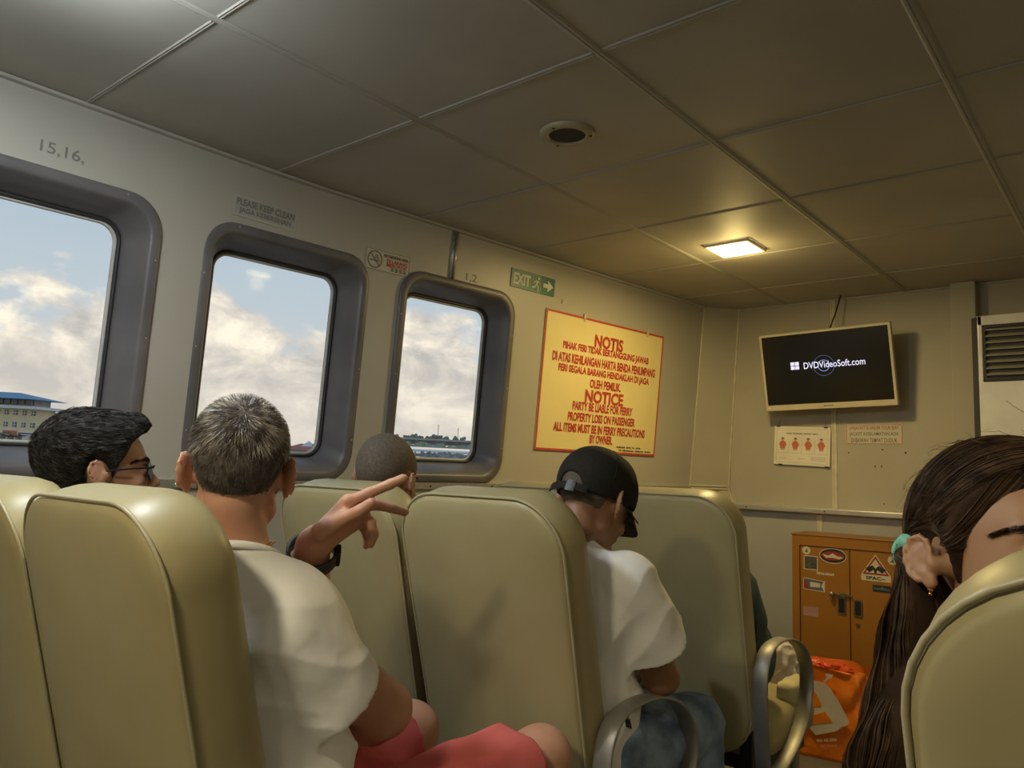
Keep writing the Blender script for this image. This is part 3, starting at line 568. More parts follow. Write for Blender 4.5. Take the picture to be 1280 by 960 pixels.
def make_seat(armrest=True):
    root = thing('passenger_seat', 'seat', 'seat')
    R, seam = seat_back_rings(); bm = BM(); loft(bm, [[seat_map(p) for p in r] for r in R], True, True); obj('backrest', bm, VINYL, root, smooth=True)
    bm = BM(); L = [Vector(seat_map((p[0]*1.004, p[1]+(.003 if p[1] > .3 else 0), p[2]))) for p in seam]; L.append(L[0]); tube(bm, L, .0032, 6, caps=False); obj('piping', bm, VINYLP, root, smooth=True)
    bm = BM(); rings = []
    for i, z in ((.10, .345), (.02, .350), (0, .365), (-.004, .41), (0, .45), (.02, .468), (.06, .476), (.14, .478)): rings.append([(x, y, z+.02*(y-.4)) for x, y in rrect(-.225+i, .225-i, .27+i, .72-i, .06, 5)])
    loft(bm, rings, True, True); obj('seat_cushion', bm, VINYL, root, smooth=True)
    bm = BM(); box(bm, -.20, .20, .30, .66, .30, .345, .004); box(bm, -.20, -.16, .22, .30, .30, .50, .004); box(bm, .16, .20, .22, .30, .30, .50, .004); obj('seat_frame', bm, DARKM, root)
    for sx in (-.18, .18):
        for sy in (.32, .62): bm = BM(); tube(bm, [(sx, sy, .31), (sx, sy, .008)], .016, 10); box(bm, sx-.03, sx+.03, sy-.03, sy+.03, 0, .008); obj('leg', bm, STEEL, root)
    if armrest:
        pts = [(.172, .36), (.155, .50), (.150, .60), (.165, .665), (.205, .700), (.27, .712), (.345, .706), (.42, .680), (.475, .635), (.500, .575), (.492, .505), (.455, .440), (.385, .385), (.30, .350), (.23, .34)]
        P = []; pts = [(.138+(y-.15)*1.09, z) for y, z in pts]
        for i in range(len(pts)-1):
            p0, p1, p2, p3 = [Vector(pts[min(max(i+k, 0), len(pts)-1)]) for k in (-1, 0, 1, 2)]
            for t in (0, .25, .5, .75):
                P.append(.5*((2*p1)+(-p0+p2)*t+(2*p0-5*p1+4*p2-p3)*t*t+(-p0+3*p1-3*p2+p3)*t**3))
        rings = []; c = Vector((.32, .52))
        for i, q in enumerate(P):
            tg = (P[min(i+1, len(P)-1)]-P[max(i-1, 0)]).normalized(); n = Vector((-tg.y, tg.x))
            if n.dot(q-c) < 0: n = -n
            o = q+n*.003; k = q-n*.003; rings.append([(.238, o.x, o.y), (.276, o.x, o.y), (.280, q.x, q.y), (.276, k.x, k.y), (.238, k.x, k.y), (.234, q.x, q.y)])
        bm = BM(); loft(bm, rings, True, True); obj('armrest', bm, STEEL, root, smooth=True)
    return root
def copy_thing(src, loc, label, skip=()):
    r = src.copy(); COL.objects.link(r); r.location = loc; r['label'] = label
    for ch in src.children:
        if ch.name.split('.')[0] in skip: continue
        c = ch.copy(); COL.objects.link(c); c.parent = r
    return r
SEATS = [(-1.18, .466, 'olive vinyl seat at lower left under the man in white with a watch', 1),
         (-1.672, .466, 'olive vinyl seat cut off by the left picture edge', 0),
         (-1.14, 1.245, 'olive vinyl seat back in the centre behind the man in the cap', 1),
         (-1.628, 1.245, 'olive vinyl window side seat behind the shaven head', 0),
         (-1.158, 2.10, 'olive vinyl seat ahead of the man in the cap with the green backpack', 1),
         (-1.65, 2.10, 'olive vinyl seat whose top edge shows left of the cap', 0),
         (.086, .60, 'olive vinyl seat nearest the camera at the lower right before the girl', 0)]
proto = make_seat()
for i, (x, y, lab, arm) in enumerate(SEATS):
    if i == 0: proto.location = (x, y, 0); proto['label'] = lab; proto['group'] = 'passenger seats in rows'
    else: copy_thing(proto, (x, y, .008 if x > 0 else 0), lab, () if arm else ('armrest',))

# ------------------------------------------------------------------ the place outside
HEEL = .025
def E3(p): return np.array([p[0], p[1], p[2]])
def build_outside():
    wat = mat('harbour_water', (.30, .29, .25), .35, col2=(.20, .20, .18), scale=.08, bump=1.0, bscale=.6)
    bm = BM(); S = 1200; z = lambda x: -1.7-x*HEEL
    bm.faces.new([bm.verts.new((x, y, z(x))) for x, y in ((-4, -S), (-4, S), (-S, S), (-S, -S))]); tag(obj('water', bm, wat, smooth=True), kind='structure')
    hr = Vector((CR[0], CR[1], 0)).normalized(); up = Vector((HEEL, 0, 1)).normalized(); hr = (hr-up*hr.dot(up)).normalized(); nn = hr.cross(up)*1.0   # towards the ship
    if nn.dot(Vector((1, -.8, 0))) < 0: nn = -nn
    def F(px, py, D): return frame(at(px, py, D), hr, up, hr.cross(up))
    wall = mat('cream_render', (.80, .66, .40), .8, scale=.4); whit = mat('white_render', (.80, .78, .72), .8, scale=.5); roof = mat('blue_roof', (.16, .33, .46), .6, scale=.6); win = mat('far_window', (.10, .12, .14), .3); redr = mat('red_roof', (.58, .17, .10), .7, scale=.5); greyc = mat('far_concrete', (.42, .41, .38), .9, col2=(.30, .29, .27), scale=.3)
    k = 250/FPX   # metres per pixel at 250 m
    def part(nm, parent, x0, x1, y0, y1, z0, z1, m, bev=0):
        bm = BM(); box(bm, x0*k, x1*k, y0*k, y1*k, z0, z1, bev); return obj(nm, bm, m, parent)
    def hip(parent, x0, x1, y0, y1, z0, z1, in_, m):
        bm = BM(); zz = (z0+z1)/2; d = (z1-z0)/2
        P = [(x0*k, y0*k, z0), (x1*k, y0*k, z0), (x1*k, y0*k, z1), (x0*k, y0*k, z1)]; A = (x0*k+in_*k, y1*k, zz); B = (x1*k-in_*k, y1*k, zz)
        v = [bm.verts.new(p) for p in P]; a = bm.verts.new(A); b = bm.verts.new(B)
        for f in ((v[0], v[3], v[2], v[1]), (v[3], a, b, v[2]), (v[2], b, v[1]), (v[1], b, a, v[0]), (v[0], a, v[3])): bm.faces.new(f)
        return obj('roof', bm, m, parent)
    M = F(5, 545, 250); t = thing('harbour_building', 'pale yellow harbour building with blue roofs seen through the left window', 'building', M=M)
    part('wall', t, -60, 34, -4, 36, -12, 0, wall); part('balcony', t, -60, 43, 35, 38.5, -14, 3, whit); part('gallery', t, -60, 31, 38, 48, -10, -1, greyc)
    r1 = hip(t, -70, 43, 47, 56, -15, 4, 42, roof)
    for i in range(10): part('gallery_window', t, -58+i*9, -51+i*9, 41, 46.5, -1.2, .2, win)
    for row in (27, 12):
        for i in range(9): x = -58+i*11.2; w = part('window', t, x, x+5, row, row+6, -.3, .15, win); bm = BM(); box(bm, (x+2.2)*k, (x+2.8)*k, row*k, (row+6)*k, .12, .3); box(bm, x*k, (x+5)*k, (row+2.7)*k, (row+3.3)*k, .12, .3); obj('glazing_bar', bm, whit, w)
    for i in range(10): part('pillar', t, -60+i*10, -58.6+i*10, -4, 6, 0, 3, whit)
    part('canopy', t, -60, 36, 4, 6.5, -2, 4, whit)
    M = F(50, 545, 285); t = thing('harbour_annex', 'lower pale yellow wing with a blue roof beside the harbour building', 'building', M=M)
    part('wall', t, -10, 70, -4, 20, -14, -3, wall); hip(t, -14, 74, 19, 32, -18, 0, 6, roof)
    for i in range(7): part('window', t, -7+i*11, -2+i*11, 9, 14, -3.3, -2.8, win)
    part('canopy', t, -10, 70, 2, 4.5, -4, 1, whit)
    # quay
    M = F(20, 551, 225); t = thing('quay', 'stone quay edge below the harbour building', 'quay', M=M)
    part('quay_wall', t, -120, 160, -8, -.5, -40, 0, greyc); part('quay_edge', t, -120, 160, -.8, .6, -1, .3, whit)
    # vehicles on the quay
    kk = .232
    for nm, lab, px, py, wd, hh, m, cat in (('bus', 'long white bus parked on the quay', 36, 541, 24, 6, whit, 'bus'), ('lorry', 'orange lorry parked on the quay left of the bus', 12, 541, 13, 8, mat('lorry_orange', (.62, .20, .10), .6), 'lorry'), ('car', 'blue car parked below the orange lorry', 8, 548, 11, 4, mat('car_blue', (.16, .22, .32), .4), 'car')):
        t = thing(nm, lab, cat, M=F(px, py+5, 222)); bm = BM(); W = wd*kk; H = hh*kk
        box(bm, -W/2, W/2, .35, H, -1.2, 1.2, .15); obj('body', bm, m, t)
        bm = BM(); box(bm, -W/2+.3, W/2-.3, H*.5, H*.8, 1.18, 1.26); obj('window', bm, win, t)
        for s in (-.35, .35): bm = BM(); tube(bm, [(W*s, .4, -1.25), (W*s, .4, 1.25)], .42, 12); obj('wheel', bm, BLACK, t)
    # moored boats, roofed jetty
    t = thing('mooring_barge', 'grey barge moored at the foot of the quay', 'boat', M=F(25, 566, 150)); bm = BM(); q = 150/FPX; loft(bm, [[(x*q, y*q, z) for x, z in ((-45, 3), (45, 3), (52, 0), (45, -3), (-45, -3), (-52, 0))] for y in (-5, 5)], True, True); obj('hull', bm, greyc, t); bm = BM(); box(bm, -30*q, -12*q, 5*q, 9*q, -1.5, 1.5, .1); obj('cabin', bm, whit, t)
    # red roofed house in the middle window
    M = F(385, 570, 200); t = thing('red_roofed_house', 'white waterside house with a red roof in the middle window', 'house', M=M); q = 200/FPX
    def pt(nm, x0, x1, y0, y1, z0, z1, m): bm = BM(); box(bm, x0*q, x1*q, y0*q, y1*q, z0, z1); return obj(nm, bm, m, t)
    pt('wall', -30, 22, -14, 8, -6, 0, whit)
    bm = BM(); v = [bm.verts.new(p) for p in ((-34*q, 7*q, 1.5), (26*q, 7*q, 1.5), (26*q, 7*q, -7.5), (-34*q, 7*q, -7.5), (-14*q, 15*q, -3), (8*q, 15*q, -3))]
    for f in ((0, 1, 5, 4), (1, 2, 5), (2, 3, 4, 5), (3, 0, 4), (3, 2, 1, 0)): bm.faces.new([v[i] for i in f])
    obj('roof', bm, redr, t)
    bm = BM(); v = [bm.verts.new(p) for p in ((-12*q, 11*q, -1), (4*q, 11*q, -1), (4*q, 11*q, -5), (-12*q, 11*q, -5), (-4*q, 19*q, -3))]
    for f in ((0, 1, 4), (1, 2, 4), (2, 3, 4), (3, 0, 4), (3, 2, 1, 0)): bm.faces.new([v[i] for i in f])
    obj('gable', bm, whit, t)
    for i in range(6): pt('window', -27+i*8, -23+i*8, -4, 1, 0, .1, win)
    # far bank, trees, masts
    M = F(560, 556, 380); t = thing('far_bank', 'low concrete breakwater across the water in the right window', 'breakwater', M=M); q = 380/FPX
    bm = BM(); box(bm, -120*q, 150*q, -1*q, 4.5*q, -12, 0); obj('wall', bm, mat('breakwater_dark', (.22, .20, .17), .9, col2=(.12, .11, .10), scale=.4), t); bm = BM(); box(bm, -120*q, 150*q, 4.2*q, 6.5*q, -12, .4); obj('coping', bm, mat('coping_grey', (.5, .48, .44), .9), t)
    leaf = mat('hazed_foliage', (.30, .34, .25), .9, col2=(.22, .26, .19), scale=.5)  # leaf colour lightened to stand in for distance haze
    for i, (px, hh, ww) in enumerate(((494, 8, 7), (507, 7, 7), (513, 9, 7), (519, 9, 8), (526, 6, 6), (536, 5, 8), (543, 7, 9), (551, 7, 6), (557, 5, 7), (569, 6, 7), (578, 4, 7))):
        q = 400/FPX; t = thing('tree', 'tree on the far bank in the right window, %s from the left' % ('leftmost second third fourth fifth sixth seventh eighth ninth tenth last'.split()[i]), 'tree', M=F(px, 551, (395, 412)[i % 2]), group='trees on the far bank')
        bm = BM(); tube(bm, [(0, -2*q, 0), (0, hh*.6*q, 0)], .5, 6); obj('trunk', bm, greyc, t)
        bm = BM(); rr = random.Random(i)
        for j in range(9):
            s = ww*.28*q*rr.uniform(.7, 1.1); bmesh.ops.create_icosphere(bm, subdivisions=2, radius=s, matrix=Matrix.Translation((rr.uniform(-.4, .4)*ww*q, rr.uniform(.2, .85)*hh*q, rr.uniform(-.3, .3)*ww*q)) @ Matrix.Diagonal((1, rr.uniform(.7, 1.2), 1, 1)))
        for v in bm.verts: v.co += Vector((rr.uniform(-.3, .3), rr.uniform(-.3, .3), rr.uniform(-.3, .3)))
        obj('foliage', bm, leaf, t)
    for px, py, D, L, H, lab in ((600, 575, 118, 9, .9, 'low grey mudbank between the jetty and the pontoon'), (570, 561, 190, 16, 1.2, 'green weedy mudbank behind the jetty')):
        t = thing('mudbank', lab, 'mudbank', M=F(px, py, D)); bm = BM(); rr = random.Random(px); n = 40
        loft(bm, [[(x*L/n*2-L, (.2+H*rr.random())*(1 if k == 1 else 0), z) for x in range(n+1)] for k, z in ((0, 1.5), (1, .5), (1, -1.5), (0, -3))], closed=False)
        obj('ground', bm, mat('mud_%s' % ('grey' if D < 150 else 'green'), (.34, .32, .28) if D < 150 else (.36, .37, .25), .9, col2=(.16, .15, .13) if D < 150 else (.24, .26, .15), scale=1.5), t)
    for px, hh, lab in ((547, 22, 'tall thin mast standing behind the breakwater trees'), (572, 17, 'shorter thin mast right of the tall one')):
        q = 400/FPX; t = thing('mast', lab, 'mast', M=F(px, 551, 430)); bm = BM(); tube(bm, [(0, -2*q, 0), (0, hh*q, 0)], .16, 6); obj('pole', bm, greyc, t); bm = BM(); tube(bm, [(-.6, hh*.9*q, 0), (.6, hh*.9*q, 0)], .10, 5); obj('crossarm', bm, greyc, t)
    pale = mat('pale_sheet_roof', (.80, .77, .66), .6); q = 150/FPX
    for nm, lab, pxs, py, D in (('jetty', 'long pale roofed jetty across the right window', (505, 640), 566, 150), ('pontoon', 'lower pale pontoon in front of the roofed jetty', (500, 640), 581, 95)):
        t = thing(nm, lab, 'jetty', M=F((pxs[0]+pxs[1])/2, py, D)); q = D/FPX; L = (pxs[1]-pxs[0])/2*q
        bm = BM(); hexa(bm, [(-L, -1*q, 1), (L, -2*q, 1), (L, -2*q, -6), (-L, -1*q, -6), (-L, .5*q, 1), (L, 0*q, 1), (L, 2.5*q, -6), (-L, 2.0*q, -6)]); obj('roof' if nm == 'jetty' else 'deck', bm, pale, t)
        for i in range(14):
            x = -L+2*L*(i+.5)/14; bm = BM(); box(bm, x-.12, x+.12, -8*q, -.8*q, .4, .7); obj('pile', bm, greyc, t)
        if nm == 'jetty':
            bm = BM(); box(bm, -L*.9, L*.9, -6.5*q, -4*q, -3, -1); obj('walkway', bm, greyc, t)
            for x, m in ((-.55, 'boat_green'), (.35, 'boat_rust')): bm = BM(); box(bm, L*x, L*x+9*q, -7*q, -2*q, -.6, .4, .1); obj('stored_crate', bm, mat(m, (.35, .40, .20) if 'green' in m else (.42, .27, .18), .8), t)
build_outside()

# ------------------------------------------------------------------ organic surfaces: distance fields meshed with surface nets
def V3(*a): return np.array(a, float)
def rc(p, a, b, r1, r2=None):
    r2 = r1 if r2 is None else r2; a = np.asarray(a, p.dtype); b = np.asarray(b, p.dtype); ba = b-a; r1 = float(r1); r2 = float(r2); L = ba@ba+1e-12
    q = p-a; h = np.clip((q@ba)/L, 0, 1); return np.sqrt(((q-h[:, None]*ba)**2).sum(1))-(r1+(r2-r1)*h)
def el(p, c, r, R=None):
    q = p-np.asarray(c, p.dtype)
    if R is not None: q = q@np.asarray(R, p.dtype)
    r = np.asarray(r, p.dtype); k0 = np.sqrt(((q/r)**2).sum(1)); k1 = np.sqrt(((q/(r*r))**2).sum(1))+1e-9; return k0*(k0-1)/k1
def sm(k, *ds):
    d = ds[0]
    for e in ds[1:]:
        h = np.clip(.5+.5*(e-d)/k, 0, 1); d = e+(d-e)*h-k*h*(1-h)
    return d
def ssub(d, e, k):      # subtract e from d
    h = np.clip(.5-.5*(d+e)/k, 0, 1); return d+(-e-d)*h+k*h*(1-h)
def nets(fn, lo, hi, h, B=8):
    lo = np.asarray(lo, float); n = np.ceil((np.asarray(hi, float)-lo)/h/B).astype(int); N = n*B+1
    cc = np.stack(np.meshgrid(*[np.arange(k) for k in n], indexing='ij'), -1).reshape(-1, 3)
    dc = fn((lo+(cc*B+B/2)*h).astype(np.float32)); near = np.abs(dc) < B*h*.866*1.5+.004
    v = np.ones(N, np.float32)
    blk = np.repeat(np.repeat(np.repeat(np.where(dc.reshape(n) < 0, -1., 1.), B, 0), B, 1), B, 2); v[:-1, :-1, :-1] = blk
    off = np.stack(np.meshgrid(*[np.arange(B+1)]*3, indexing='ij'), -1).reshape(-1, 3)
    idx = (cc[near][:, None, :]*B+off[None]).reshape(-1, 3); flat = np.unique(np.ravel_multi_index(idx.T, N)); idx = np.stack(np.unravel_index(flat, N), -1)
    vals = np.empty(len(flat), np.float32)
    for s in range(0, len(flat), 400000): vals[s:s+400000] = fn((lo+idx[s:s+400000]*h).astype(np.float32))
    v.ravel()[flat] = vals
    s = v < 0; cnt = np.zeros(N-1, np.int8)
    cor = [(i, j, k) for i in (0, 1) for j in (0, 1) for k in (0, 1)]
    for i, j, k in cor: cnt += s[i:N[0]-1+i, j:N[1]-1+j, k:N[2]-1+k]
    ce = np.argwhere((cnt > 0) & (cnt < 8)); pos = np.zeros((len(ce), 3)); c = np.zeros(len(ce))
    for a in cor:
        for ax in range(3):
            if a[ax]: continue
            b = list(a); b[ax] = 1; A = ce+a; Bq = ce+b; va = v[A[:, 0], A[:, 1], A[:, 2]]; vb = v[Bq[:, 0], Bq[:, 1], Bq[:, 2]]
            m = (va < 0) != (vb < 0); t = np.where(m, va/(va-vb+1e-12*(va == vb)), 0); P = A.astype(float); P[:, ax] += t; pos[m] += P[m]; c += m
    pos /= c[:, None]; cid = -np.ones(N-1, np.int64); cid[ce[:, 0], ce[:, 1], ce[:, 2]] = np.arange(len(ce)); Q = []
    for ax in range(3):
        u, w = (ax+1) % 3, (ax+2) % 3; sl0 = [slice(None)]*3; sl1 = [slice(None)]*3; sl0[ax] = slice(0, -1); sl1[ax] = slice(1, None)
        e = np.argwhere(s[tuple(sl0)] != s[tuple(sl1)]); e = e[(e[:, u] > 0) & (e[:, w] > 0) & (e[:, u] < N[u]-1) & (e[:, w] < N[w]-1)]
        def g(du, dw): q = e.copy(); q[:, u] += du; q[:, w] += dw; return cid[q[:, 0], q[:, 1], q[:, 2]]
        q = np.stack([g(-1, -1), g(0, -1), g(0, 0), g(-1, 0)], 1); ins = s[e[:, 0], e[:, 1], e[:, 2]]; q[~ins] = q[~ins][:, ::-1]; Q.append(q)
    Q = np.concatenate(Q); Q = Q[(Q >= 0).all(1)]
    return lo+pos*h, Q
def mesh_of(name, co, quads, m, parent, smooth=True):
    me = bpy.data.meshes.new(name); k = quads.shape[1]; me.vertices.add(len(co)); me.vertices.foreach_set('co', co.astype(np.float32).ravel())
    me.loops.add(quads.size); me.loops.foreach_set('vertex_index', quads.astype(np.int32).ravel()); me.polygons.add(len(quads)); me.polygons.foreach_set('loop_start', np.arange(0, quads.size, k, dtype=np.int32))
    me.update(calc_edges=True)
    if smooth: me.shade_smooth()
    return link(name, me, m, parent)
def sdf_obj(name, fn, lo, hi, h, m, parent):
    co, q = nets(fn, lo, hi, h); return mesh_of(name, co, q, m, parent)
def near(p, c, r, fn):         # evaluate a costly field only round its own place
    d = np.linalg.norm(p-np.asarray(c, p.dtype), axis=1); m = d < r; o = (d-r*.72).astype(p.dtype)
    if m.any(): o[m] = fn(p[m])
    return o
def grad(fn, p, e=.0015):
    g = np.stack([fn(p+np.eye(3)[i]*e)-fn(p-np.eye(3)[i]*e) for i in range(3)], 1); return g/(np.linalg.norm(g, axis=1)[:, None]+1e-9)
def ribbons(name, paths, width, m, parent, nrm=None):       # paths (n, k, 3): every strand a tapered flat ribbon of two crossed faces
    n, k, _ = paths.shape; t = np.gradient(paths, axis=1); t /= np.linalg.norm(t, axis=2)[..., None]+1e-9
    vw = nrm if nrm is not None else rng.normal(size=(n, 1, 3)); s = np.cross(t, np.broadcast_to(vw, t.shape)); s /= np.linalg.norm(s, axis=2)[..., None]+1e-9
    w = width*np.clip(np.linspace(1.15, .25, k), 0, 1)[None, :, None]; A = paths-s*w/2; Bq = paths+s*w/2; co = np.stack([A, Bq], 2).reshape(-1, 3)
    i = (np.arange(n)[:, None]*k+np.arange(k-1)[None])*2; i = i.ravel(); q = np.stack([i, i+1, i+3, i+2], 1); o = mesh_of(name, co, q, m, parent); o['kind'] = 'stuff'; return o

def Rz(a): c, s = math.cos(a), math.sin(a); return np.array([[c, -s, 0], [s, c, 0], [0, 0, 1.]])
def Rx(a): c, s = math.cos(a), math.sin(a); return np.array([[1., 0, 0], [0, c, -s], [0, s, c]])
def Ry(a): c, s = math.cos(a), math.sin(a); return np.array([[c, 0, s], [0, 1., 0], [-s, 0, c]])
class Head:       # local frame: x right, y forward, z up; heading counted to the left of the bow
    def __init__(s, c, heading, pitch=0, roll=0, k=1.0, es=1.0, flare=16, ex=.0785):
        s.es = es; s.flare = flare; s.ex = ex
        s.c = np.asarray(c, float); s.R = Rz(math.radians(heading))@Rx(math.radians(pitch))@Ry(math.radians(roll)); s.k = k
    def to(s, p): return (p-s.c.astype(p.dtype))@s.R.astype(p.dtype)/s.k
    def w(s, *q): return s.c+s.R@(np.array(q)*s.k)
    def cranium(s, q): return sm(.02, el(q, (0, -.020, .038), (.069, .089, .082)), el(q, (0, .020, .022), (.063, .074, .079)))
    def core(s, q):
        d = s.cranium(q)
        d = sm(.03, d, el(q, (0, .034, -.040), (.056, .054, .062)))
        d = sm(.025, d, rc(q, (0, .060, -.092), (0, .062, -.096), .024, .022), rc(q, (-.045, .0, -.055), (0, .058, -.095), .018, .018), rc(q, (.045, .0, -.055), (0, .058, -.095), .018, .018))
        d = sm(.012, d, rc(q, (-.036, .078, .022), (-.012, .090, .018), .009, .009), rc(q, (.036, .078, .022), (.012, .090, .018), .009, .009))      # brow
        d = sm(.012, d, rc(q, (-.044, .062, -.026), (-.036, .070, -.022), .015), rc(q, (.044, .062, -.026), (.036, .070, -.022), .015))           # cheek
        for x in (-.031, .031): d = ssub(d, el(q, (x, .094, .000), (.017, .014, .011)), .014)
        d = sm(.010, d, rc(q, (0, .090, .008), (0, .112, -.030), .0075, .0105), rc(q, (-.011, .100, -.034), (.011, .100, -.034), .008))
        d = sm(.006, d, rc(q, (-.017, .088, -.061), (.017, .088, -.061), .0055), rc(q, (-.014, .087, -.070), (.014, .087, -.070), .0065))
        for x in (-.031, .031):   # lids around the eyeball
            d = sm(.004, d, ssub(el(q, (x, .079, .000), (.0145, .0135, .0125)), rc(q, (x-.012, .094, -.001), (x+.012, .094, -.001), .0042), .002))
        return d
    def ear(s, q, sx):
        a = np.array([sx*s.ex, -.010, -.002]); Re = Rx(math.radians(13))@Rz(math.radians(s.flare*sx)); es = s.es; e = ((q-a.astype(q.dtype))@Re.astype(q.dtype))/es
        e = np.stack([e[:, 0]*sx, e[:, 1], e[:, 2]], 1)
        d = el(e, (-.001, -.002, .004), (.0050, .0165, .026)); d = sm(.006, d, el(e, (-.0005, .005, -.023), (.0042, .0085, .0095)))
        P = [(.010, -.002), (.014, .010), (.012, .022), (.003, .030), (-.009, .029), (-.0175, .019), (-.0195, .005), (-.016, -.010), (-.008, -.020)]
        for u, w in zip(P, P[1:]): d = sm(.003, d, rc(e, (.0035, u[0], u[1]), (.0035, w[0], w[1]), .0030))
        P = [(.003, .017), (-.006, .012), (-.009, .000), (-.005, -.010), (.004, -.014)]
        for u, w in zip(P, P[1:]): d = sm(.004, d, rc(e, (.0015, u[0], u[1]), (.0015, w[0], w[1]), .0028))
        d = sm(.003, d, rc(e, (.0035, .0125, -.008), (.0035, .0115, -.002), .0035)); d = ssub(d, el(e, (.006, .003, -.003), (.0040, .005, .007)), .002)
        return sm(.006, d*es, rc(q, (sx*.064, .002, -.004), (sx*.0735, .000, -.004), .013*es, .010*es))
    def full(s, p): return near(p, s.c, .20*s.k, s.full_)
    def full_(s, p): q = s.to(p); return sm(.005, s.core(q), s.ear(q, 1), s.ear(q, -1))*s.k
    def box(s, m=.16): return s.c-m, s.c+m
def neckp(H): return H.w(0, -.030, -.045), H.w(0, -.020, -.075)

def finger(p, pts, r0, r1): 
    n = len(pts)-1; d = None
    for i in range(n):
        e = rc(p, pts[i], pts[i+1], r0+(r1-r0)*i/n, r0+(r1-r0)*(i+1)/n); d = e if d is None else sm(.004, d, e)
    return d
def hand_pts(W, d, nrm, side, curl, k=1.0):      # wrist, direction, normal of the back of the hand, thumb side vector sign, curl per joint in degrees
    d = d/np.linalg.norm(d); nrm = nrm-d*(nrm@d); nrm /= np.linalg.norm(nrm); t = np.cross(d, nrm)*side; F = []
    for off, L, b in ((.028, .040, .086), (.009, .044, .090), (-.010, .041, .086), (-.028, .033, .078)):
        q = W+d*b*k+t*off*k; P = [W+t*off*.5*k+d*.015, q]; a = 0
        for seg in (L, L*.62, L*.5): a += math.radians(curl); q = q+(d*math.cos(a)-nrm*math.sin(a))*seg*k; P.append(q)
        F.append(P)
    T = [W+d*.018*k+t*.022*k, W+d*.048*k+t*.046*k-nrm*.010, W+d*.078*k+t*.050*k-nrm*.026, W+d*.100*k+t*.040*k-nrm*.036]
    return F, T
def hand_sdf(p, F, T, k=1.0):
    palm = sm(.014, *[rc(p, P[0], P[1], .0165*k, .0125*k) for P in F]); d = palm
    fs = [finger(p, P[1:], .0092*k, .0072*k) for P in F]; fs.append(finger(p, T[1:], .0105*k, .0085*k)); d = sm(.012, d, rc(p, T[0], T[1], .015*k, .011*k))
    return sm(.004, d, *fs)
def wrink(p, k, amp, ph=0.0):
    x, y, z = p[:, 0]*k, p[:, 1]*k, p[:, 2]*k
    w = np.sin(x*1.3+y*.9+ph+1.5*np.sin(z*.7+y*.5))+.6*np.sin(z*2.1+x*1.7+1.8*np.sin(x*.9-y*1.1+ph))+.5*np.sin(y*2.9-z*1.9+ph*2)
    f = np.abs(np.sin(x*.9-z*1.2+ph+1.3*np.sin(y*.8+z*.4)))
    return amp*(w*.7+2.2*(np.sqrt(f+.02)-.8))
class Body:
    def __init__(s, H, neck, chest, waist, pelvis, sh, el_, wr, hips=None, knees=None, ankles=None, heading=0, k=1.0, arm=(.050, .041, .027), girth=1.0, hands=None):
        s.__dict__.update(locals()); s.R = Rz(math.radians(heading)); s.hands = hands or []
    def torso(s, p, g=0.0):
        k = s.girth; R = s.R
        up = (np.asarray(s.chest)-np.asarray(s.waist)); 
        t = sm(.06, el(p, s.chest, (.155*k+g, .105*k+g, .135+g), R), el(p, s.waist, (.138*k+g, .105*k+g, .15+g), R), el(p, s.pelvis, (.160*k+g, .125*k+g, .13+g), R))
        for q in s.sh: t = sm(.04, t, rc(p, np.asarray(s.neck)*.72+np.asarray(s.chest)*.28, q, .040+g*.5, .044+g*.5))
        return t
    def skin(s, p):
        H = s.H; a, b = neckp(H); d = s.torso(p)
        d = sm(.03, d, rc(p, b, s.neck, .043*s.k, .049*s.k)); d = sm(.02, d, rc(p, a, b, .043*s.k, .043*s.k)); d = sm(.012, d, H.full(p))
        r0, r1, r2 = s.arm
        for q, e, w, hd in zip(s.sh, s.el_, s.wr, s.hands+[None]*2):
            a_ = sm(.012, rc(p, q, e, r0, r1), rc(p, np.asarray(e)*.97+np.asarray(w)*.03, np.asarray(e)*.7+np.asarray(w)*.3, r1, r1*1.02), rc(p, np.asarray(e)*.7+np.asarray(w)*.3, w, r1*1.0, r2)); 
            if hd is not None: a_ = sm(.014, a_, near(p, (np.asarray(w)+hd[0][1][1])/2, .19, lambda r, hd=hd: hand_sdf(r, *hd)))
            d = sm(.004, sm(.03, d, rc(p, q, e, r0, r1)), a_)
        if s.knees is not None:
            for h_, k_, a_ in zip(s.hips, s.knees, s.ankles):
                k_ = np.asarray(k_, float); a_ = np.asarray(a_, float)
                d = sm(.03, d, rc(p, h_, k_, .082, .056)); d = sm(.02, d, rc(p, k_, k_*.65+a_*.35, .055, .054), rc(p, k_*.65+a_*.35, a_, .054, .036))
                f = s.R@np.array([0, .17, -.03]); d = sm(.02, d, rc(p, a_+np.array([0, 0, -.035]), a_+f+np.array([0, 0, -.02]), .036, .026))
        return d
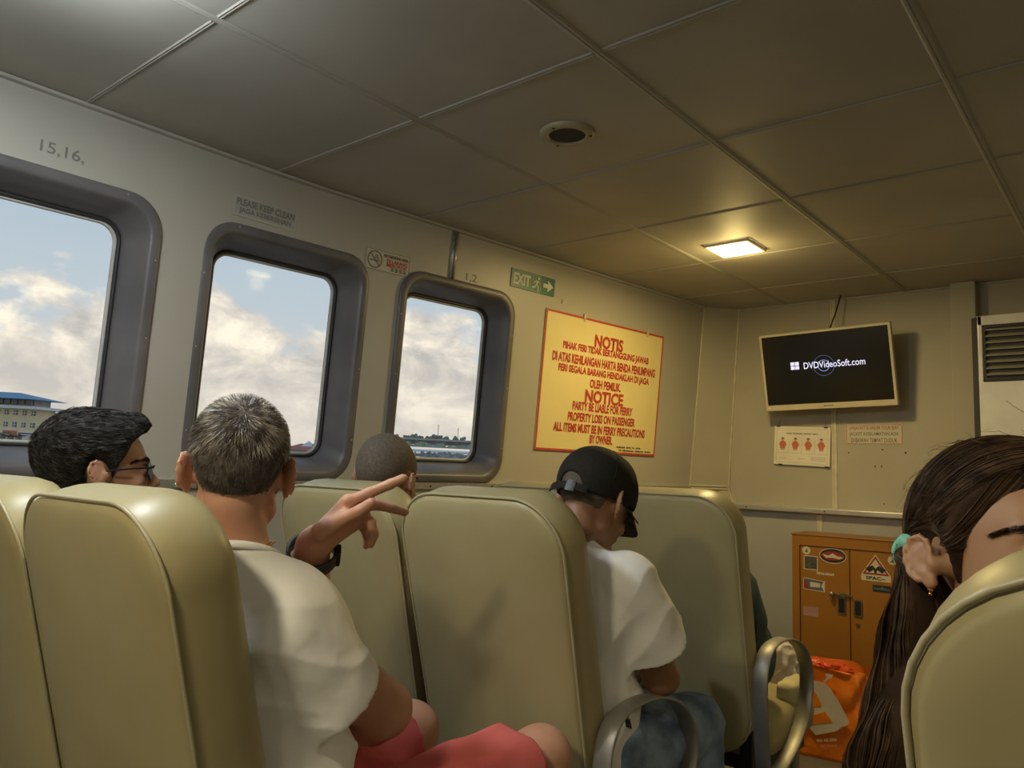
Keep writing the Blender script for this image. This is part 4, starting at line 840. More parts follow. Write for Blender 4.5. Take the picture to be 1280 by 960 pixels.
def tee_fn(B, hem_z, sleeve=.62, flare=.078, g=.012, wr=.0022, seed=0.0, neck_drop=.006, armsel=(0, 1), tilt=.45, ends={}):
    H = B.H; nk = np.asarray(B.neck, float); hb = H.w(0, -.02, -.035); ax = (hb-nk); ax /= np.linalg.norm(ax); cx = ax+B.R@np.array([0, tilt, 0]); cx /= np.linalg.norm(cx); cx = cx.astype(np.float32); ax = ax.astype(np.float32)
    def fn(p):
        t = B.torso(p, g); t = sm(.04, t, rc(p, nk*.8+np.asarray(B.chest)*.2, nk+ax*.016, .070, .060))
        t = t+wrink(p, 17, wr, seed)*(1+1.6*np.clip((np.asarray(B.chest)[2]-p[:, 2])/.2, -.7, 1))
        t = np.maximum(t, (p-nk.astype(p.dtype))@cx-neck_drop)
        t = np.maximum(t, hem_z-p[:, 2])
        for i in armsel:
            q = np.asarray(B.sh[i], float); e = np.asarray(B.el_[i], float); sl = sleeve; se = e
            if i in ends: se, sl = ends[i]
            v = (se-q); L = np.linalg.norm(v); v /= L
            a = rc(p, q, q+v*L*(sl+.15), B.arm[0]+g+.003, flare); lat = ((p-q.astype(p.dtype))@v.astype(p.dtype))
            a = a+wrink(p, 24, wr*.9, seed+i)
            a = np.maximum(a, lat-L*sl); a = np.maximum(a, -(np.maximum(rc(p, q+v*.06, q+v*L*(sl+.2), B.arm[0]-.004, flare-.007), -(lat-L*(sl-.28)))))
            seam = np.abs(lat-.012); t = sm(.018, t, a); 
        return t
    return fn
def plain(o, label=None):
    if label: o['label'] = label
    return o
def eyes(H, parent, iris=None, openx=(1, -1)):
    for sx in openx:
        c = H.w(sx*.031, .0800, -.0005); bm = BM(); bmesh.ops.create_uvsphere(bm, u_segments=20, v_segments=12, radius=.0120*H.k, matrix=Matrix.Translation(c)); e = obj('eye', bm, EYEW, parent, local=False, smooth=True)
        f = H.R@np.array([0, 1., 0]); n = Vector(f); M = Matrix.Translation(Vector(c)+n*.0098*H.k) @ n.to_track_quat('Z', 'Y').to_matrix().to_4x4()
        bm = BM(); loft(bm, [[M@Vector((r*math.cos(a), r*math.sin(a), z)) for a in np.linspace(0, 2*math.pi, 19)[:-1]] for r, z in ((.0062, .0004), (.0050, .0017), (.0026, .0024))], cap1=True)
        if iris is not False:
            i = obj('iris', bm, iris or BLACK, e, local=True, smooth=True); i.matrix_basis = e.matrix_basis.inverted() if False else i.matrix_basis
            i.parent = e
        else: bm.free()
def brows(H, parent, m, n=420, ln=.010, sides=(1, -1), z=.020, thick=.0042, wd=.0009):
    P = []
    for sx in sides:
        u = rng.random(n); v = rng.normal(size=n)*.45
        x = sx*(.013+.043*u); zz = z+.006*np.sin(u*2.4)-.004*u**3+v*thick*(1-.6*u); q = np.stack([x, np.full(n, .13), zz], 1)
        for _ in range(30): q[:, 1] -= np.clip(H.core(q), -.02, .02)*.8
        d = np.stack([sx*np.ones(n), -.45-.5*u, .25-.75*u+0*u], 1); d /= np.linalg.norm(d, axis=1)[:, None]; L = ln*(.6+.6*rng.random(n))
        path = np.stack([q+np.array([0, .0006, 0]), q+d*L[:, None]*.5+np.array([0, .0014, 0]), q+d*L[:, None]+np.array([0, .0008, 0])], 1); P.append(path)
    P = np.concatenate(P); W = H.c+(P.reshape(-1, 3)*H.k)@H.R.T; return ribbons('eyebrow', W.reshape(P.shape), wd, m, parent)
def hairline(q, front=.070, side=.030, nape=-.070, es=1.0):     # positive where hair grows (metres above the hair line)
    y, z, x = q[:, 1], q[:, 2], np.abs(q[:, 0])
    zf = np.interp(y, [-.12, -.06, -.038, -.018, .014, .030, .045, .060, .075, .12], [nape, nape, nape*.7, -.020, -.020, .018, .036, front-.010, front, front+.02])
    e = (np.sqrt(((y+.011)/(.022*es))**2+((z+.003)/(.034*es))**2)-1)*.022
    return np.minimum(z-zf, e)
def hair_cap(H, t0=.006, soft=.012, **kw):
    def fn(p):
        q = H.to(p); hl = hairline(q, **kw); t = t0*np.clip(hl/soft, -1, 1); d = H.core(q)-np.where(hl > 0, t, t*1.0)
        return d*H.k
    return fn
def scalp_points(H, n, fn, cond):       # random points on the surface fn = 0
    out = []
    while sum(map(len, out)) < n:
        v = rng.normal(size=(n*2, 3)); v /= np.linalg.norm(v, axis=1)[:, None]; q = v*.135+np.array([0, -.01, .02]); p = H.c+(q*H.k)@H.R.T
        for _ in range(9): p = p-grad(fn, p)*fn(p)[:, None]*.9
        q = H.to(p); m = cond(q) & (np.abs(fn(p)) < .002); out.append(p[m])
    return np.concatenate(out)[:n]
def comb(H, fn, p, flow, steps, step, lift, curl=0):
    path = [p]
    for i in range(steps):
        g = grad(fn, p); q = H.to(p); f = flow(q, i)@H.R.T; f = f-g*(f*g).sum(1)[:, None]; f /= np.linalg.norm(f, axis=1)[:, None]+1e-9
        p = p+f*step; p = p-g*(fn(p)-lift*(i+1)/steps)[:, None]
        if curl: p = p+rng.normal(size=p.shape)*curl
        path.append(p)
    return np.stack(path, 1)

# ------------------------------------------------------------------ people
def collar(B, H, t, drop=.006, tilt=.45, r=.0045, m=None):     # the rib runs where the neckline plane meets the neck
    nk = np.asarray(B.neck, float); hb = H.w(0, -.02, -.035); ax = hb-nk; ax /= np.linalg.norm(ax); cx = ax+B.R@np.array([0, tilt, 0]); cx /= np.linalg.norm(cx)
    e1 = np.cross(ax, [0, 1., 0]); e1 /= np.linalg.norm(e1); e2 = np.cross(ax, e1); P = []
    for a in np.linspace(0, 2*math.pi, 49):
        n = e1*math.cos(a)+e2*math.sin(a); rad = .0565*B.k
        s = (drop-(n*rad)@cx)/(ax@cx); P.append(nk+n*rad+ax*s)
    bm = BM(); tube(bm, P, .0075, 8, caps=False, flat=.8); obj('collar', bm, m or TEE, t, local=False, smooth=True)
def man_in_white():
    t = thing('person', 'man in a white t-shirt and coral shorts raising a hand with a black watch', 'person', (-1.17, .78, .48))
    H = Head(at(298, 594, 1.26), 54, -3, 2, 1.0, 1.08)
    el_r = at(480, 886, 1.32); wr_r = V3(-1.20, .99, .70); W = at(391, 681, 1.36)
    K = [at(436, 627, 1.345), at(446, 634, 1.36), at(452, 642, 1.38), at(449, 650, 1.40)]
    F = [[W+(K[0]-W)*.2, K[0], at(462, 616, 1.345), at(486, 606, 1.35), at(504, 598, 1.355)],
         [W+(K[1]-W)*.2, K[1], at(470, 631, 1.38), at(490, 635, 1.39), at(506, 640, 1.40)],
         [W+(K[2]-W)*.2, K[2], at(463, 653, 1.38), at(467, 668, 1.38), at(463, 680, 1.375)],
         [W+(K[3]-W)*.2, K[3], at(456, 660, 1.42), at(460, 672, 1.42), at(458, 681, 1.42)]]
    T = [at(401, 664, 1.33), at(430, 648, 1.325), at(448, 640, 1.32), at(464, 629, 1.32)]
    hl = (F, T, 1.15); d = V3(-.5, .35, -.1); Fr, Tr = hand_pts(wr_r, d, V3(0, .2, 1), -1, 35)
    B = Body(H, V3(-1.118, .695, 1.036), V3(-1.135, .725, .905), V3(-1.13, .745, .72), V3(-1.15, .77, .58), [at(356, 793, 1.18), V3(-1.335, .79, .955)], [el_r, V3(-1.335, .98, .80)], [wr_r, W],
             [V3(-1.05, .82, .56), V3(-1.26, .84, .56)], [at(676, 946, 1.50), V3(-1.25, 1.205, .640)], [V3(-.93, 1.12, .13), V3(-1.22, 1.14, .13)], heading=25, k=1.03, arm=(.054, .0465, .030), girth=1.04, hands=[(Fr, Tr), hl])
    sdf_obj('body', B.skin, (-1.50, .50, .02), (-.80, 1.50, 1.40), .0042, SKW, t)
    f0 = tee_fn(B, .585, sleeve=.70, flare=.080, g=.018, wr=.0030, seed=.4, neck_drop=.010, ends={0: (at(424, 874, 1.23), 1.0)})
    sdf_obj('shirt', f0, (-1.52, .48, .55), (-.82, 1.18, 1.14), .0046, TEE, t)
    def shorts(p):
        d = None
        for h, k in zip(B.hips, B.knees):
            h = np.asarray(h); k = np.asarray(k); v = k-h; L = np.linalg.norm(v); v = v/L; a = rc(p, h, h+v*L, .104, .085)+wrink(p, 26, .0022, .3); lat = (p-h)@v; a = np.maximum(a, lat-L*.90)
            a = np.maximum(a, -np.maximum(rc(p, h, k, .084, .060), -(lat-L*.86))); d = a if d is None else sm(.02, d, a)
        d = sm(.04, d, el(p, B.pelvis, (.172, .135, .12), B.R)); return np.maximum(d, p[:, 2]-.66-.12*(p[:, 1]-.8))
    sdf_obj('shorts', shorts, (-1.42, .60, .40), (-.80, 1.32, .80), .0050, PINK, t)
    collar(B, H, t, .010)
    nk = B.neck; hf = hair_cap(H, .0045, .034, front=.075, nape=-.084); sdf_obj('hair', hf, *H.box(), .0028, HAIRW, t)
    pts = scalp_points(H, 7500, hf, lambda q: hairline(q, front=.075, nape=-.078) > -.004)
    whorl = np.array([.012, -.075, .085])
    def flow(q, i): d = q-whorl; d[:, 2] -= .02; d[:, 1] += .03; return d/(np.linalg.norm(d, axis=1)[:, None]+1e-6)+rng.normal(size=q.shape)*.22
    z = H.to(pts)[:, 2]; top = z > .035
    a = comb(H, hf, pts[top], flow, 4, .0042, .0075); b = comb(H, hf, pts[~top], flow, 2, .0022, .0030)
    ribbons('hair_strands', a, .0010, HAIRWS, t); ribbons('hair_strands', b, .0009, HAIRW, t)
    eyes(H, t); brows(H, t, HAIRW, 150)
    # watch on the raised wrist
    E_ = B.el_[1]; ax = (W-E_)/np.linalg.norm(W-E_); C = W-ax*.024; e1 = np.cross(ax, CF); e1 /= np.linalg.norm(e1); e2 = np.cross(ax, e1)
    bm = BM(); rings = []
    for a in np.linspace(0, 2*math.pi, 37)[:-1]:
        n = e1*math.cos(a)+e2*math.sin(a); q = C+n*(.0400+.002*abs(math.cos(a))); rings.append([Vector(q-ax*.0130-n*.003), Vector(q-ax*.0110+n*.0030), Vector(q+ax*.0110+n*.0030), Vector(q+ax*.0130-n*.003)])
    rings.append(rings[0]); loft(bm, rings, closed=True); wt = tag(obj('wrist_watch', bm, mat('watch_rubber', (.035, .037, .04), .45), local=False, smooth=True), 'black rubber wrist watch on the raised wrist of the man in white', 'watch')
    n = -e1*.92+e2*-.25; n /= np.linalg.norm(n); s = np.cross(ax, n); q = C+n*.0445; M = Matrix.Translation(q) @ Matrix(((s[0], ax[0], n[0]), (s[1], ax[1], n[1]), (s[2], ax[2], n[2]))).to_4x4()
    bm = BM(); box(bm, -.012, .012, -.017, .017, -.004, .005, .003); bm.transform(M); obj('case', bm, BLACK, wt, smooth=False)
    bm = BM(); box(bm, -.009, .009, -.014, .014, .0045, .0056, .0004); bm.transform(M); obj('watch_glass', bm, mat('watch_glass', (.2, .2, .2), .05, metal=.8), wt)
    # stud in the left ear, thin chain
    c = H.w(-.090, -.012, -.020); bm = BM(); bmesh.ops.create_uvsphere(bm, u_segments=10, v_segments=6, radius=.0030, matrix=Matrix.Translation(c)); plain(obj('ear_stud', bm, mat('silver', (.8, .8, .8), .15, metal=1), t, local=False, smooth=True))
    hb = neckp(H)[1]; nk = np.asarray(nk); axn = (hb-nk)/np.linalg.norm(hb-nk); e1 = np.cross(axn, [0, 1., 0]); e1 /= np.linalg.norm(e1); e2 = np.cross(axn, e1)
    bm = BM(); tube(bm, [nk+axn*.020+.0555*(e1*math.cos(a)+e2*math.sin(a)) for a in np.linspace(0, 2*math.pi, 41)], .0016, 5, caps=False); obj('necklace', bm, GOLD, t, local=False, smooth=True)

def man_in_cap():
    t = thing('person', 'man in a black cap, white t-shirt and jeans bending over a phone', 'person', (-1.08, 1.55, .48))
    H = Head(at(741, 631, 1.80), -3, -30, 0, 1.0, 1.08, 34)
    B = Body(H, V3(-1.040, 1.480, 1.056), V3(-1.055, 1.530, .895), V3(-1.065, 1.550, .71), V3(-1.08, 1.575, .58), [at(784, 728, 1.735), V3(-1.225, 1.555, .95)], [at(826, 846, 1.80), V3(-1.26, 1.74, .74)], [V3(-1.01, 1.85, .70), V3(-1.15, 1.87, .70)],
             [V3(-1.0, 1.60, .56), V3(-1.19, 1.60, .56)], [at(866, 905, 2.03), V3(-1.20, 1.96, .60)], [V3(-.925, 1.97, .14), V3(-1.20, 1.95, .14)], heading=0, k=.98, arm=(.047, .041, .027), girth=.92)
    hs = []
    for w, e, sd in ((B.wr[0], B.el_[0], -1), (B.wr[1], B.el_[1], 1)): 
        w = np.asarray(w); d = (w-np.asarray(e)); hs.append(hand_pts(w, d, V3(0, .35, .9)*0+V3(.35*(-sd), .2, .75), sd, 38, .95))
    B.hands = hs
    sdf_obj('body', B.skin, (-1.42, 1.30, .05), (-.72, 2.25, 1.33), .0045, SKC, t)
    sdf_obj('shirt', tee_fn(B, .545, sleeve=.66, flare=.092, g=.020, wr=.0030, seed=2.1, neck_drop=.022, tilt=.2), (-1.42, 1.30, .50), (-.74, 1.90, 1.13), .0048, TEE, t)
    def jeans(p):
        d = None
        for h, k, a_ in zip(B.hips, B.knees, B.ankles):
            h = np.asarray(h); k = np.asarray(k); a_ = np.asarray(a_); e = sm(.02, rc(p, h, k, .104, .078), rc(p, k, a_, .076, .058)); d = e if d is None else sm(.015, d, e)
        d = sm(.04, d, el(p, B.pelvis, (.165, .13, .12), B.R))+wrink(p, 30, .0026, 1.3); return np.maximum(np.maximum(d, p[:, 2]-.72), .13-p[:, 2])
    sdf_obj('jeans', jeans, (-1.40, 1.38, .10), (-.78, 2.14, .80), .0055, JEAN, t)
    hf = hair_cap(H, .0022, .012, nape=-.062); sdf_obj('hair', hf, *H.box(), .0032, HAIRB, t); eyes(H, t); brows(H, t, HAIRB, 120)
    # cap
    def dome(g0, g1):
        def fn(p):
            q = H.to(p); base = sm(.02, el(q, (0, -.010, .040), (.080+g0, .100+g0, .088+g0)), el(q, (0, .02, .045), (.070+g0, .082+g0, .085+g0))); d = base
            d = np.maximum(d, -(base+g1)); lo = -.002+.26*np.clip(q[:, 1], -.12, .12)*1.0+.012; d = np.maximum(d, lo-q[:, 2])
            hole = el(q, (0, -.115, -.004), (.033, .05, .028)); hole = np.maximum(hole, -(q[:, 2]+.006)) ; d = ssub(d, hole, .003)
            return d*H.k
        return fn
    cap = tag(sdf_obj('cap', dome(.006, .005), H.c-.17, H.c+.17, .0026, CAPM, None), 'black baseball cap with an open back strap on the bowed head', 'cap')
    bm = BM(); R = []
    for a in np.linspace(-1.15, 1.15, 21):
        r0 = np.array([math.sin(a)*.080, .012+math.cos(a)*.082, .040]); L = .072*math.cos(a*1.25)**.6 if abs(a) < 1.15 else .0; row = []
        for f in (0, .33, .66, 1): row.append(H.w(r0[0]*(1-.0*f), r0[1]+L*f, r0[2]-.004-.020*f-.010*f*f-abs(r0[0])**1.5*.75))
        R.append(row)
    top = [[Vector(p) for p in r] for r in R]; up = Vector(H.R@np.array([0, 0, .0028])); loft(bm, [r+[p-up for p in r[::-1]] for r in top], True, True); obj('brim', bm, CAPM, cap, smooth=False)
    q = H.w(0, -.012, .132); bm = BM(); bmesh.ops.create_uvsphere(bm, u_segments=12, v_segments=6, radius=.0065, matrix=Matrix.Translation(q)); obj('button', bm, CAPM, cap, smooth=True)
    def seam_pts(az):
        P = []
        for e in np.linspace(.06, 1.45, 16):
            v = np.array([math.sin(az)*math.cos(e), math.cos(az)*math.cos(e), math.sin(e)]); q = v*.13+np.array([0, -.01, .03]); p = H.w(*q)[None]; f = dome(.006, .05)
            for _ in range(12): qq = H.to(p); b = sm(.02, el(qq, (0, -.010, .040), (.086, .106, .094)), el(qq, (0, .02, .045), (.076, .088, .091))); p = p-(np.array([v])@H.R.T)*b[:, None]*.8
            if H.to(p)[0, 2] > .012+.26*H.to(p)[0, 1]: P.append(p[0])
        return P
    for az in (0, 60, 120, 240, 300):
        P = seam_pts(math.radians(az)); 
        if len(P) > 3: bm = BM(); tube(bm, P, .0016, 5); obj('panel_seam', bm, CAPM, cap, local=False, smooth=True)
    bm = BM(); rings = []
    for a in np.linspace(-.62, .62, 13):
        c = [H.w(math.sin(a)*.0875, -.010-math.cos(a)*.1075, z) for z in (-.024, -.006)]; n = H.R@np.array([math.sin(a), -math.cos(a), 0])*.0022; rings.append([Vector(c[0]), Vector(c[0]+n), Vector(c[1]+n), Vector(c[1])])
    loft(bm, rings, True, True); obj('back_strap', bm, CAPM, cap, local=False)
    bm = BM(); rings = []
    for a in np.linspace(.10, .34, 5):
        c = [H.w(math.sin(a)*.0900, -.010-math.cos(a)*.1100, z) for z in (-.029, -.003)]; n = H.R@np.array([math.sin(a), -math.cos(a), 0])*.0022; rings.append([Vector(c[0]), Vector(c[0]+n), Vector(c[1]+n), Vector(c[1])])
    loft(bm, rings, True, True); obj('strap_buckle', bm, BLACK, cap, local=False)
    # glasses
    bm = BM(); fr = []
    for sx in (1, -1):
        tube(bm, [H.w(sx*.079, -.010, .006), H.w(sx*.078, .040, .008), H.w(sx*.068, .094, .008)], .0018, 6)
        tube(bm, [H.w(sx*(.038+.025*math.cos(a)), .104-.012*(1+math.cos(a))*.5, -.002+.019*math.sin(a)) for a in np.linspace(0, 2*math.pi, 25)], .0014, 6, caps=False)
    tube(bm, [H.w(-.013, .104, .002), H.w(0, .108, .006), H.w(.013, .104, .002)], .0014, 6)
    gl = tag(obj('glasses', bm, BLACK, local=False, smooth=True), 'thin dark framed glasses on the man in the cap', 'glasses')
    # phone
    c = V3(-1.075, 1.935, .735); n = (H.c-c); n /= np.linalg.norm(n); u = np.cross([0, 1., .2], n); u /= np.linalg.norm(u); v = np.cross(n, u)
    ph = thing('phone', 'smartphone with a bright screen held by the man in the cap', 'phone', M=frame(c, u, v, n))
    bm = BM(); plate(bm, rrect(-.036, .036, -.075, .075, .009), -.004, .004); obj('phone_body', bm, BLACK, ph)
    bm = BM(); plate(bm, rrect(-.033, .033, -.071, .071, .007), .0041, .0045); obj('screen', bm, mat('phone_screen', (.8, .7, .75), .3, emit=(.95, .80, .84), estr=1.3), ph)
    collar(B, H, t, .022, .2)

def bald_man():
    t = thing('person', 'man with a shaven head seen over the window side seat', 'person', (-1.62, 1.52, .48))
    H = Head(at(483, 601, 2.12), 20, -8, 4, 1.04); c = H.c
    n = c+V3(.0, -.035, -.135); B = Body(H, n, c+V3(0, -.01, -.29), V3(c[0], 1.52, .72), V3(c[0], 1.54, .58), [c+V3(.185, .0, -.22), c+V3(-.185, 0, -.22)], [c+V3(.20, .12, -.46), c+V3(-.20, .12, -.46)], [V3(c[0]+.1, 1.85, .66), V3(c[0]-.1, 1.85, .66)],
             [V3(c[0]+.1, 1.58, .56), V3(c[0]-.1, 1.58, .56)], [V3(c[0]+.11, 1.98, .57), V3(c[0]-.11, 1.98, .57)], [V3(c[0]+.11, 1.99, .12), V3(c[0]-.11, 1.99, .12)], girth=.95, k=.97)
    B.hands = [hand_pts(B.wr[0], V3(-.2, 1, -.2), V3(0, 0, 1), 1, 25), hand_pts(B.wr[1], V3(.2, 1, -.2), V3(0, 0, 1), -1, 25)]
    sdf_obj('body', B.skin, (-2.0, 1.25, .05), (-1.25, 2.25, 1.40), .006, SKB, t)
    sdf_obj('shirt', tee_fn(B, .56, sleeve=.6, wr=.002, seed=4), (-2.0, 1.25, .5), (-1.25, 1.95, 1.2), .0065, NAVY, t)
    def tr(p):
        d = None
        for h, k, a_ in zip(B.hips, B.knees, B.ankles): e = sm(.02, rc(p, h, k, .095, .072), rc(p, k, a_, .07, .055)); d = e if d is None else sm(.015, d, e)
        return np.maximum(sm(.04, d, el(p, B.pelvis, (.165, .13, .12))), p[:, 2]-.70)
    sdf_obj('trousers', tr, (-2.0, 1.35, .05), (-1.25, 2.15, .8), .008, OLIVC, t)
    hf = hair_cap(H, .0022, .014, front=.078, nape=-.052); sdf_obj('hair', hf, *H.box(), .003, HAIRB, t); eyes(H, t); brows(H, t, HAIRB, 120)

def man_dark_hair():
    t = thing('person', 'man with wavy black hair and sunglasses facing right at the left edge', 'person', (-1.62, .74, .48))
    H = Head(at(122, 592, 1.60), -14, 6, 0, .98); c = H.c
    n = c+V3(-.01, -.04, -.135); B = Body(H, n, c+V3(-.01, -.02, -.29), V3(c[0]-.02, .74, .72), V3(c[0]-.02, .76, .58), [c+V3(.175, .0, -.22), c+V3(-.175, 0, -.22)], [c+V3(.18, .13, -.46), c+V3(-.18, .14, -.46)], [V3(c[0]+.05, 1.0, .66), V3(c[0]-.14, 1.0, .66)],
             [V3(c[0]+.05, .80, .56), V3(c[0]-.15, .80, .56)], [V3(c[0]+.06, 1.18, .57), V3(c[0]-.16, 1.18, .57)], [V3(c[0]+.06, 1.17, .12), V3(c[0]-.16, 1.17, .12)], girth=.95)
    B.hands = [hand_pts(B.wr[0], V3(-.2, 1, -.2), V3(0, 0, 1), 1, 25), hand_pts(B.wr[1], V3(.2, 1, -.2), V3(0, 0, 1), -1, 25)]
    sdf_obj('body', B.skin, (-2.05, .50, .05), (-1.35, 1.45, 1.40), .0050, SKL, t)
    sdf_obj('shirt', tee_fn(B, .56, sleeve=.6, wr=.002, seed=5), (-2.05, .45, .5), (-1.35, 1.15, 1.2), .0065, OLIVC, t)
    def tr(p):
        d = None
        for h, k, a_ in zip(B.hips, B.knees, B.ankles): e = sm(.02, rc(p, h, k, .095, .072), rc(p, k, a_, .07, .055)); d = e if d is None else sm(.015, d, e)
        return np.maximum(sm(.04, d, el(p, B.pelvis, (.165, .13, .12))), p[:, 2]-.70)
    sdf_obj('trousers', tr, (-2.05, .55, .05), (-1.35, 1.30, .8), .008, NAVY, t)
    def hf(p):
        q = H.to(p); hl = hairline(q, front=.070, nape=-.070); up = np.clip(q[:, 2]/.09, 0, 1); tt = (.006+.013*up+.010*np.clip((q[:, 1]-.02)/.06, 0, 1)*up)*np.clip(hl/.012, -1, 1)
        d = H.core(q)-tt; d = sm(.012, d, np.maximum(el(q, (0, .072, .098), (.050, .030, .024)), -hl)); d = d+.0022*np.sin(q[:, 0]*160+3*np.sin(q[:, 1]*60))*np.sin(q[:, 1]*110+q[:, 2]*90)*up
        return d*H.k
    sdf_obj('hair', hf, H.c-.17, H.c+.17, .003, HAIRK, t)
    pts = scalp_points(H, 5000, hf, lambda q: hairline(q) > .004)
    ph = rng.random(3)*6
    def flow(q, i): return np.stack([.5*np.sin(q[:, 1]*90+ph[0]+i), .9+0*q[:, 0], .35*np.sin(q[:, 0]*120+q[:, 1]*70+ph[1]+i*.8)-.1], 1)+rng.normal(size=q.shape)*.15
    ribbons('hair_strands', comb(H, hf, pts, flow, 6, .0042, .0032), .0011, HAIRKS, t)
    eyes(H, t); brows(H, t, HAIRK, 500, thick=.006)
    bm = BM()
    for sx in (1, -1):
        tube(bm, [H.w(sx*.078, -.010, .006), H.w(sx*.079, .045, .008), H.w(sx*.066, .092, .006)], .0022, 6)
        P = [H.w(sx*(.038+.031*math.cos(a)), .106-.020*(1+math.cos(a))*.5-.002*math.sin(a), -.004+.021*math.sin(a)*(1-.15*math.cos(a))) for a in np.linspace(0, 2*math.pi, 25)[:-1]]
        f = H.R@np.array([0, -.0025, 0]); loft(bm, [[Vector(p) for p in P], [Vector(p+f) for p in P]], True, True)
    tube(bm, [H.w(-.012, .106, .004), H.w(0, .111, .008), H.w(.012, .106, .004)], .002, 6)
    tag(obj('sunglasses', bm, mat('dark_lens', (.010, .010, .010), .18), local=False), 'dark sunglasses on the man with wavy black hair', 'sunglasses')

def girl():
    t = thing('person', 'girl with a long dark ponytail and mint hair tie behind the nearest seat', 'person', (-.12, .84, .48))
    H = Head(V3(-.107, .885, 1.121), -139, 10, -4, 1.0, .84, 26, .0835)
    B = Body(H, V3(-.125, .915, .985), V3(-.125, .925, .84), V3(-.06, .90, .70), V3(.02, .88, .58), [V3(-.03, .80, .895), V3(-.205, 1.04, .895)], [V3(.10, .84, .70), V3(-.12, 1.16, .70)], [V3(.22, .98, .64), V3(.08, 1.16, .64)],
             [V3(.06, .85, .56), V3(.0, .98, .56)], [V3(.36, 1.03, .56), V3(.26, 1.18, .56)], [V3(.38, 1.05, .12), V3(.30, 1.22, .12)], heading=-55, k=.82, girth=.78, arm=(.038, .033, .023))
    B.hands = [hand_pts(B.wr[0], V3(1, 0, -.2), V3(0, 0, 1), 1, 25, .9), hand_pts(B.wr[1], V3(1, 0, -.2), V3(0, 0, 1), -1, 25, .9)]
    sdf_obj('body', B.skin, (-.36, .62, .04), (.60, 1.46, 1.30), .0029, SKG, t)
    sdf_obj('top', tee_fn(B, .55, sleeve=.75, flare=.060, g=.012, wr=.0018, seed=3), (-.40, .60, .5), (.40, 1.35, 1.08), .006, BLKC, t)
    def tr(p):
        d = None
        for h, k, a_ in zip(B.hips, B.knees, B.ankles): e = sm(.02, rc(p, h, k, .080, .060), rc(p, k, a_, .058, .045)); d = e if d is None else sm(.015, d, e)
        return np.maximum(sm(.04, d, el(p, B.pelvis, (.135, .11, .11), B.R)), p[:, 2]-.68)
    sdf_obj('trousers', tr, (-.30, .65, .05), (.60, 1.45, .75), .008, NAVY, t)
    tie = H.to(at(1141, 699, .785)[None])[0]; hk = dict(front=.066, nape=-.072, es=.80)
    def hl(q):
        return hairline(q, **hk)
    def hf(p):
        q = H.to(p); h = hl(q); tt = .0105*np.clip(h/.016, -1, 1); d = H.core(q)-tt; d = sm(.012, d, rc(q, (0.012, -.092, .0), tie, .024, .016)); return d*H.k
    sdf_obj('hair', hf, H.c-.19, H.c+.17, .0028, HAIRG, t)
    pts = scalp_points(H, 9000, hf, lambda q: hl(q) > -.002)
    def flow(q, i):
        d = tie-q; r = q-np.array([0, -.012, -.003]); r[:, 0] = 0; rn = np.linalg.norm(r, axis=1)[:, None]+1e-6; w = 1.6*np.exp(-(rn/.036)**2)*(np.abs(q[:, :1]) > .05)
        return w*(r/rn+np.array([0, -.5, .5]))+d/(np.linalg.norm(d, axis=1)[:, None]+1e-6)+np.array([0, -.15, -.25])*(np.linalg.norm(d, axis=1)[:, None] > .07)
    hairs = comb(H, hf, pts, flow, 14, .0085, .0018); hq = H.to(hairs.reshape(-1, 3)); clear = (((hq[:, 1]+.012)/.020)**2+((hq[:, 2]+.003)/.029)**2 > 1) | (np.abs(hq[:, 0]) < .05); hairs = hairs[clear.reshape(hairs.shape[:2]).all(1)]; ribbons('hair_strands', hairs, .0010, HAIRGS, t)
    f = scalp_points(H, 160, hf, lambda q: hl(q) > .0); ribbons('stray_hairs', comb(H, hf, f, lambda q, i: flow(q, i)*.4+rng.normal(size=q.shape)*.5, 7, .008, .010, .0012), .0006, HAIRGS, t)
    T0 = H.w(*tie)
    bm = BM(); axv = Vector(H.R@(tie-np.array([0, -.06, .03]))).normalized(); u = axv.cross(Vector((0, 0, 1))).normalized(); v = axv.cross(u)
    tube(bm, [Vector(T0)+u*math.cos(a)*.0165+v*math.sin(a)*.0175 for a in np.linspace(0, 2*math.pi, 29)], .0080, 10, caps=False)
    for vv in bm.verts: vv.co += Vector(rng.normal(size=3)*.0006)
    ht = tag(obj('hair_tie', bm, MINT, local=False, smooth=True), 'mint green fabric hair tie around the dark ponytail', 'hair tie')
    # ponytail
    ctr = np.array([T0, at(1144, 726, .77), at(1146, 780, .765), at(1142, 840, .76), at(1128, 900, .75), at(1116, 960, .75), at(1110, 1010, .75)]); rad = [.014, .020, .032, .038, .041, .043, .034]
    n = 5200; k = 22; s = np.linspace(0, 6, k); i0 = np.clip(s.astype(int), 0, 5); f_ = s-i0
    def cat(P):
        P = np.asarray(P, float); Pm = np.concatenate([[2*P[0]-P[1]], P, [2*P[-1]-P[-2]]]); o = []
        for a, t_ in zip(i0, f_): p0, p1, p2, p3 = Pm[a:a+4]; o.append(.5*((2*p1)+(-p0+p2)*t_+(2*p0-5*p1+4*p2-p3)*t_**2+(-p0+3*p1-3*p2+p3)*t_**3))
        return np.array(o)
    c = cat(ctr); r = cat(np.array(rad)[:, None])[:, 0]; ang = rng.random(n)*6.283; rr = np.sqrt(rng.random(n))
    e1 = CR.copy(); e2 = CF.copy(); wob = .05*np.sin(s[None]*2.2+ang[:, None]*2)+.05*np.sin(s[None]*4.5+ang[:, None]*5)+.02*rng.normal(size=(n, 1))
    P = c[None]+(e1[None, None]*(np.cos(ang)*rr)[:, None, None]+e2[None, None]*(np.sin(ang)*rr*.75)[:, None, None])*r[None, :, None]+(e1*1.0)[None, None]*(wob*r[None])[..., None]
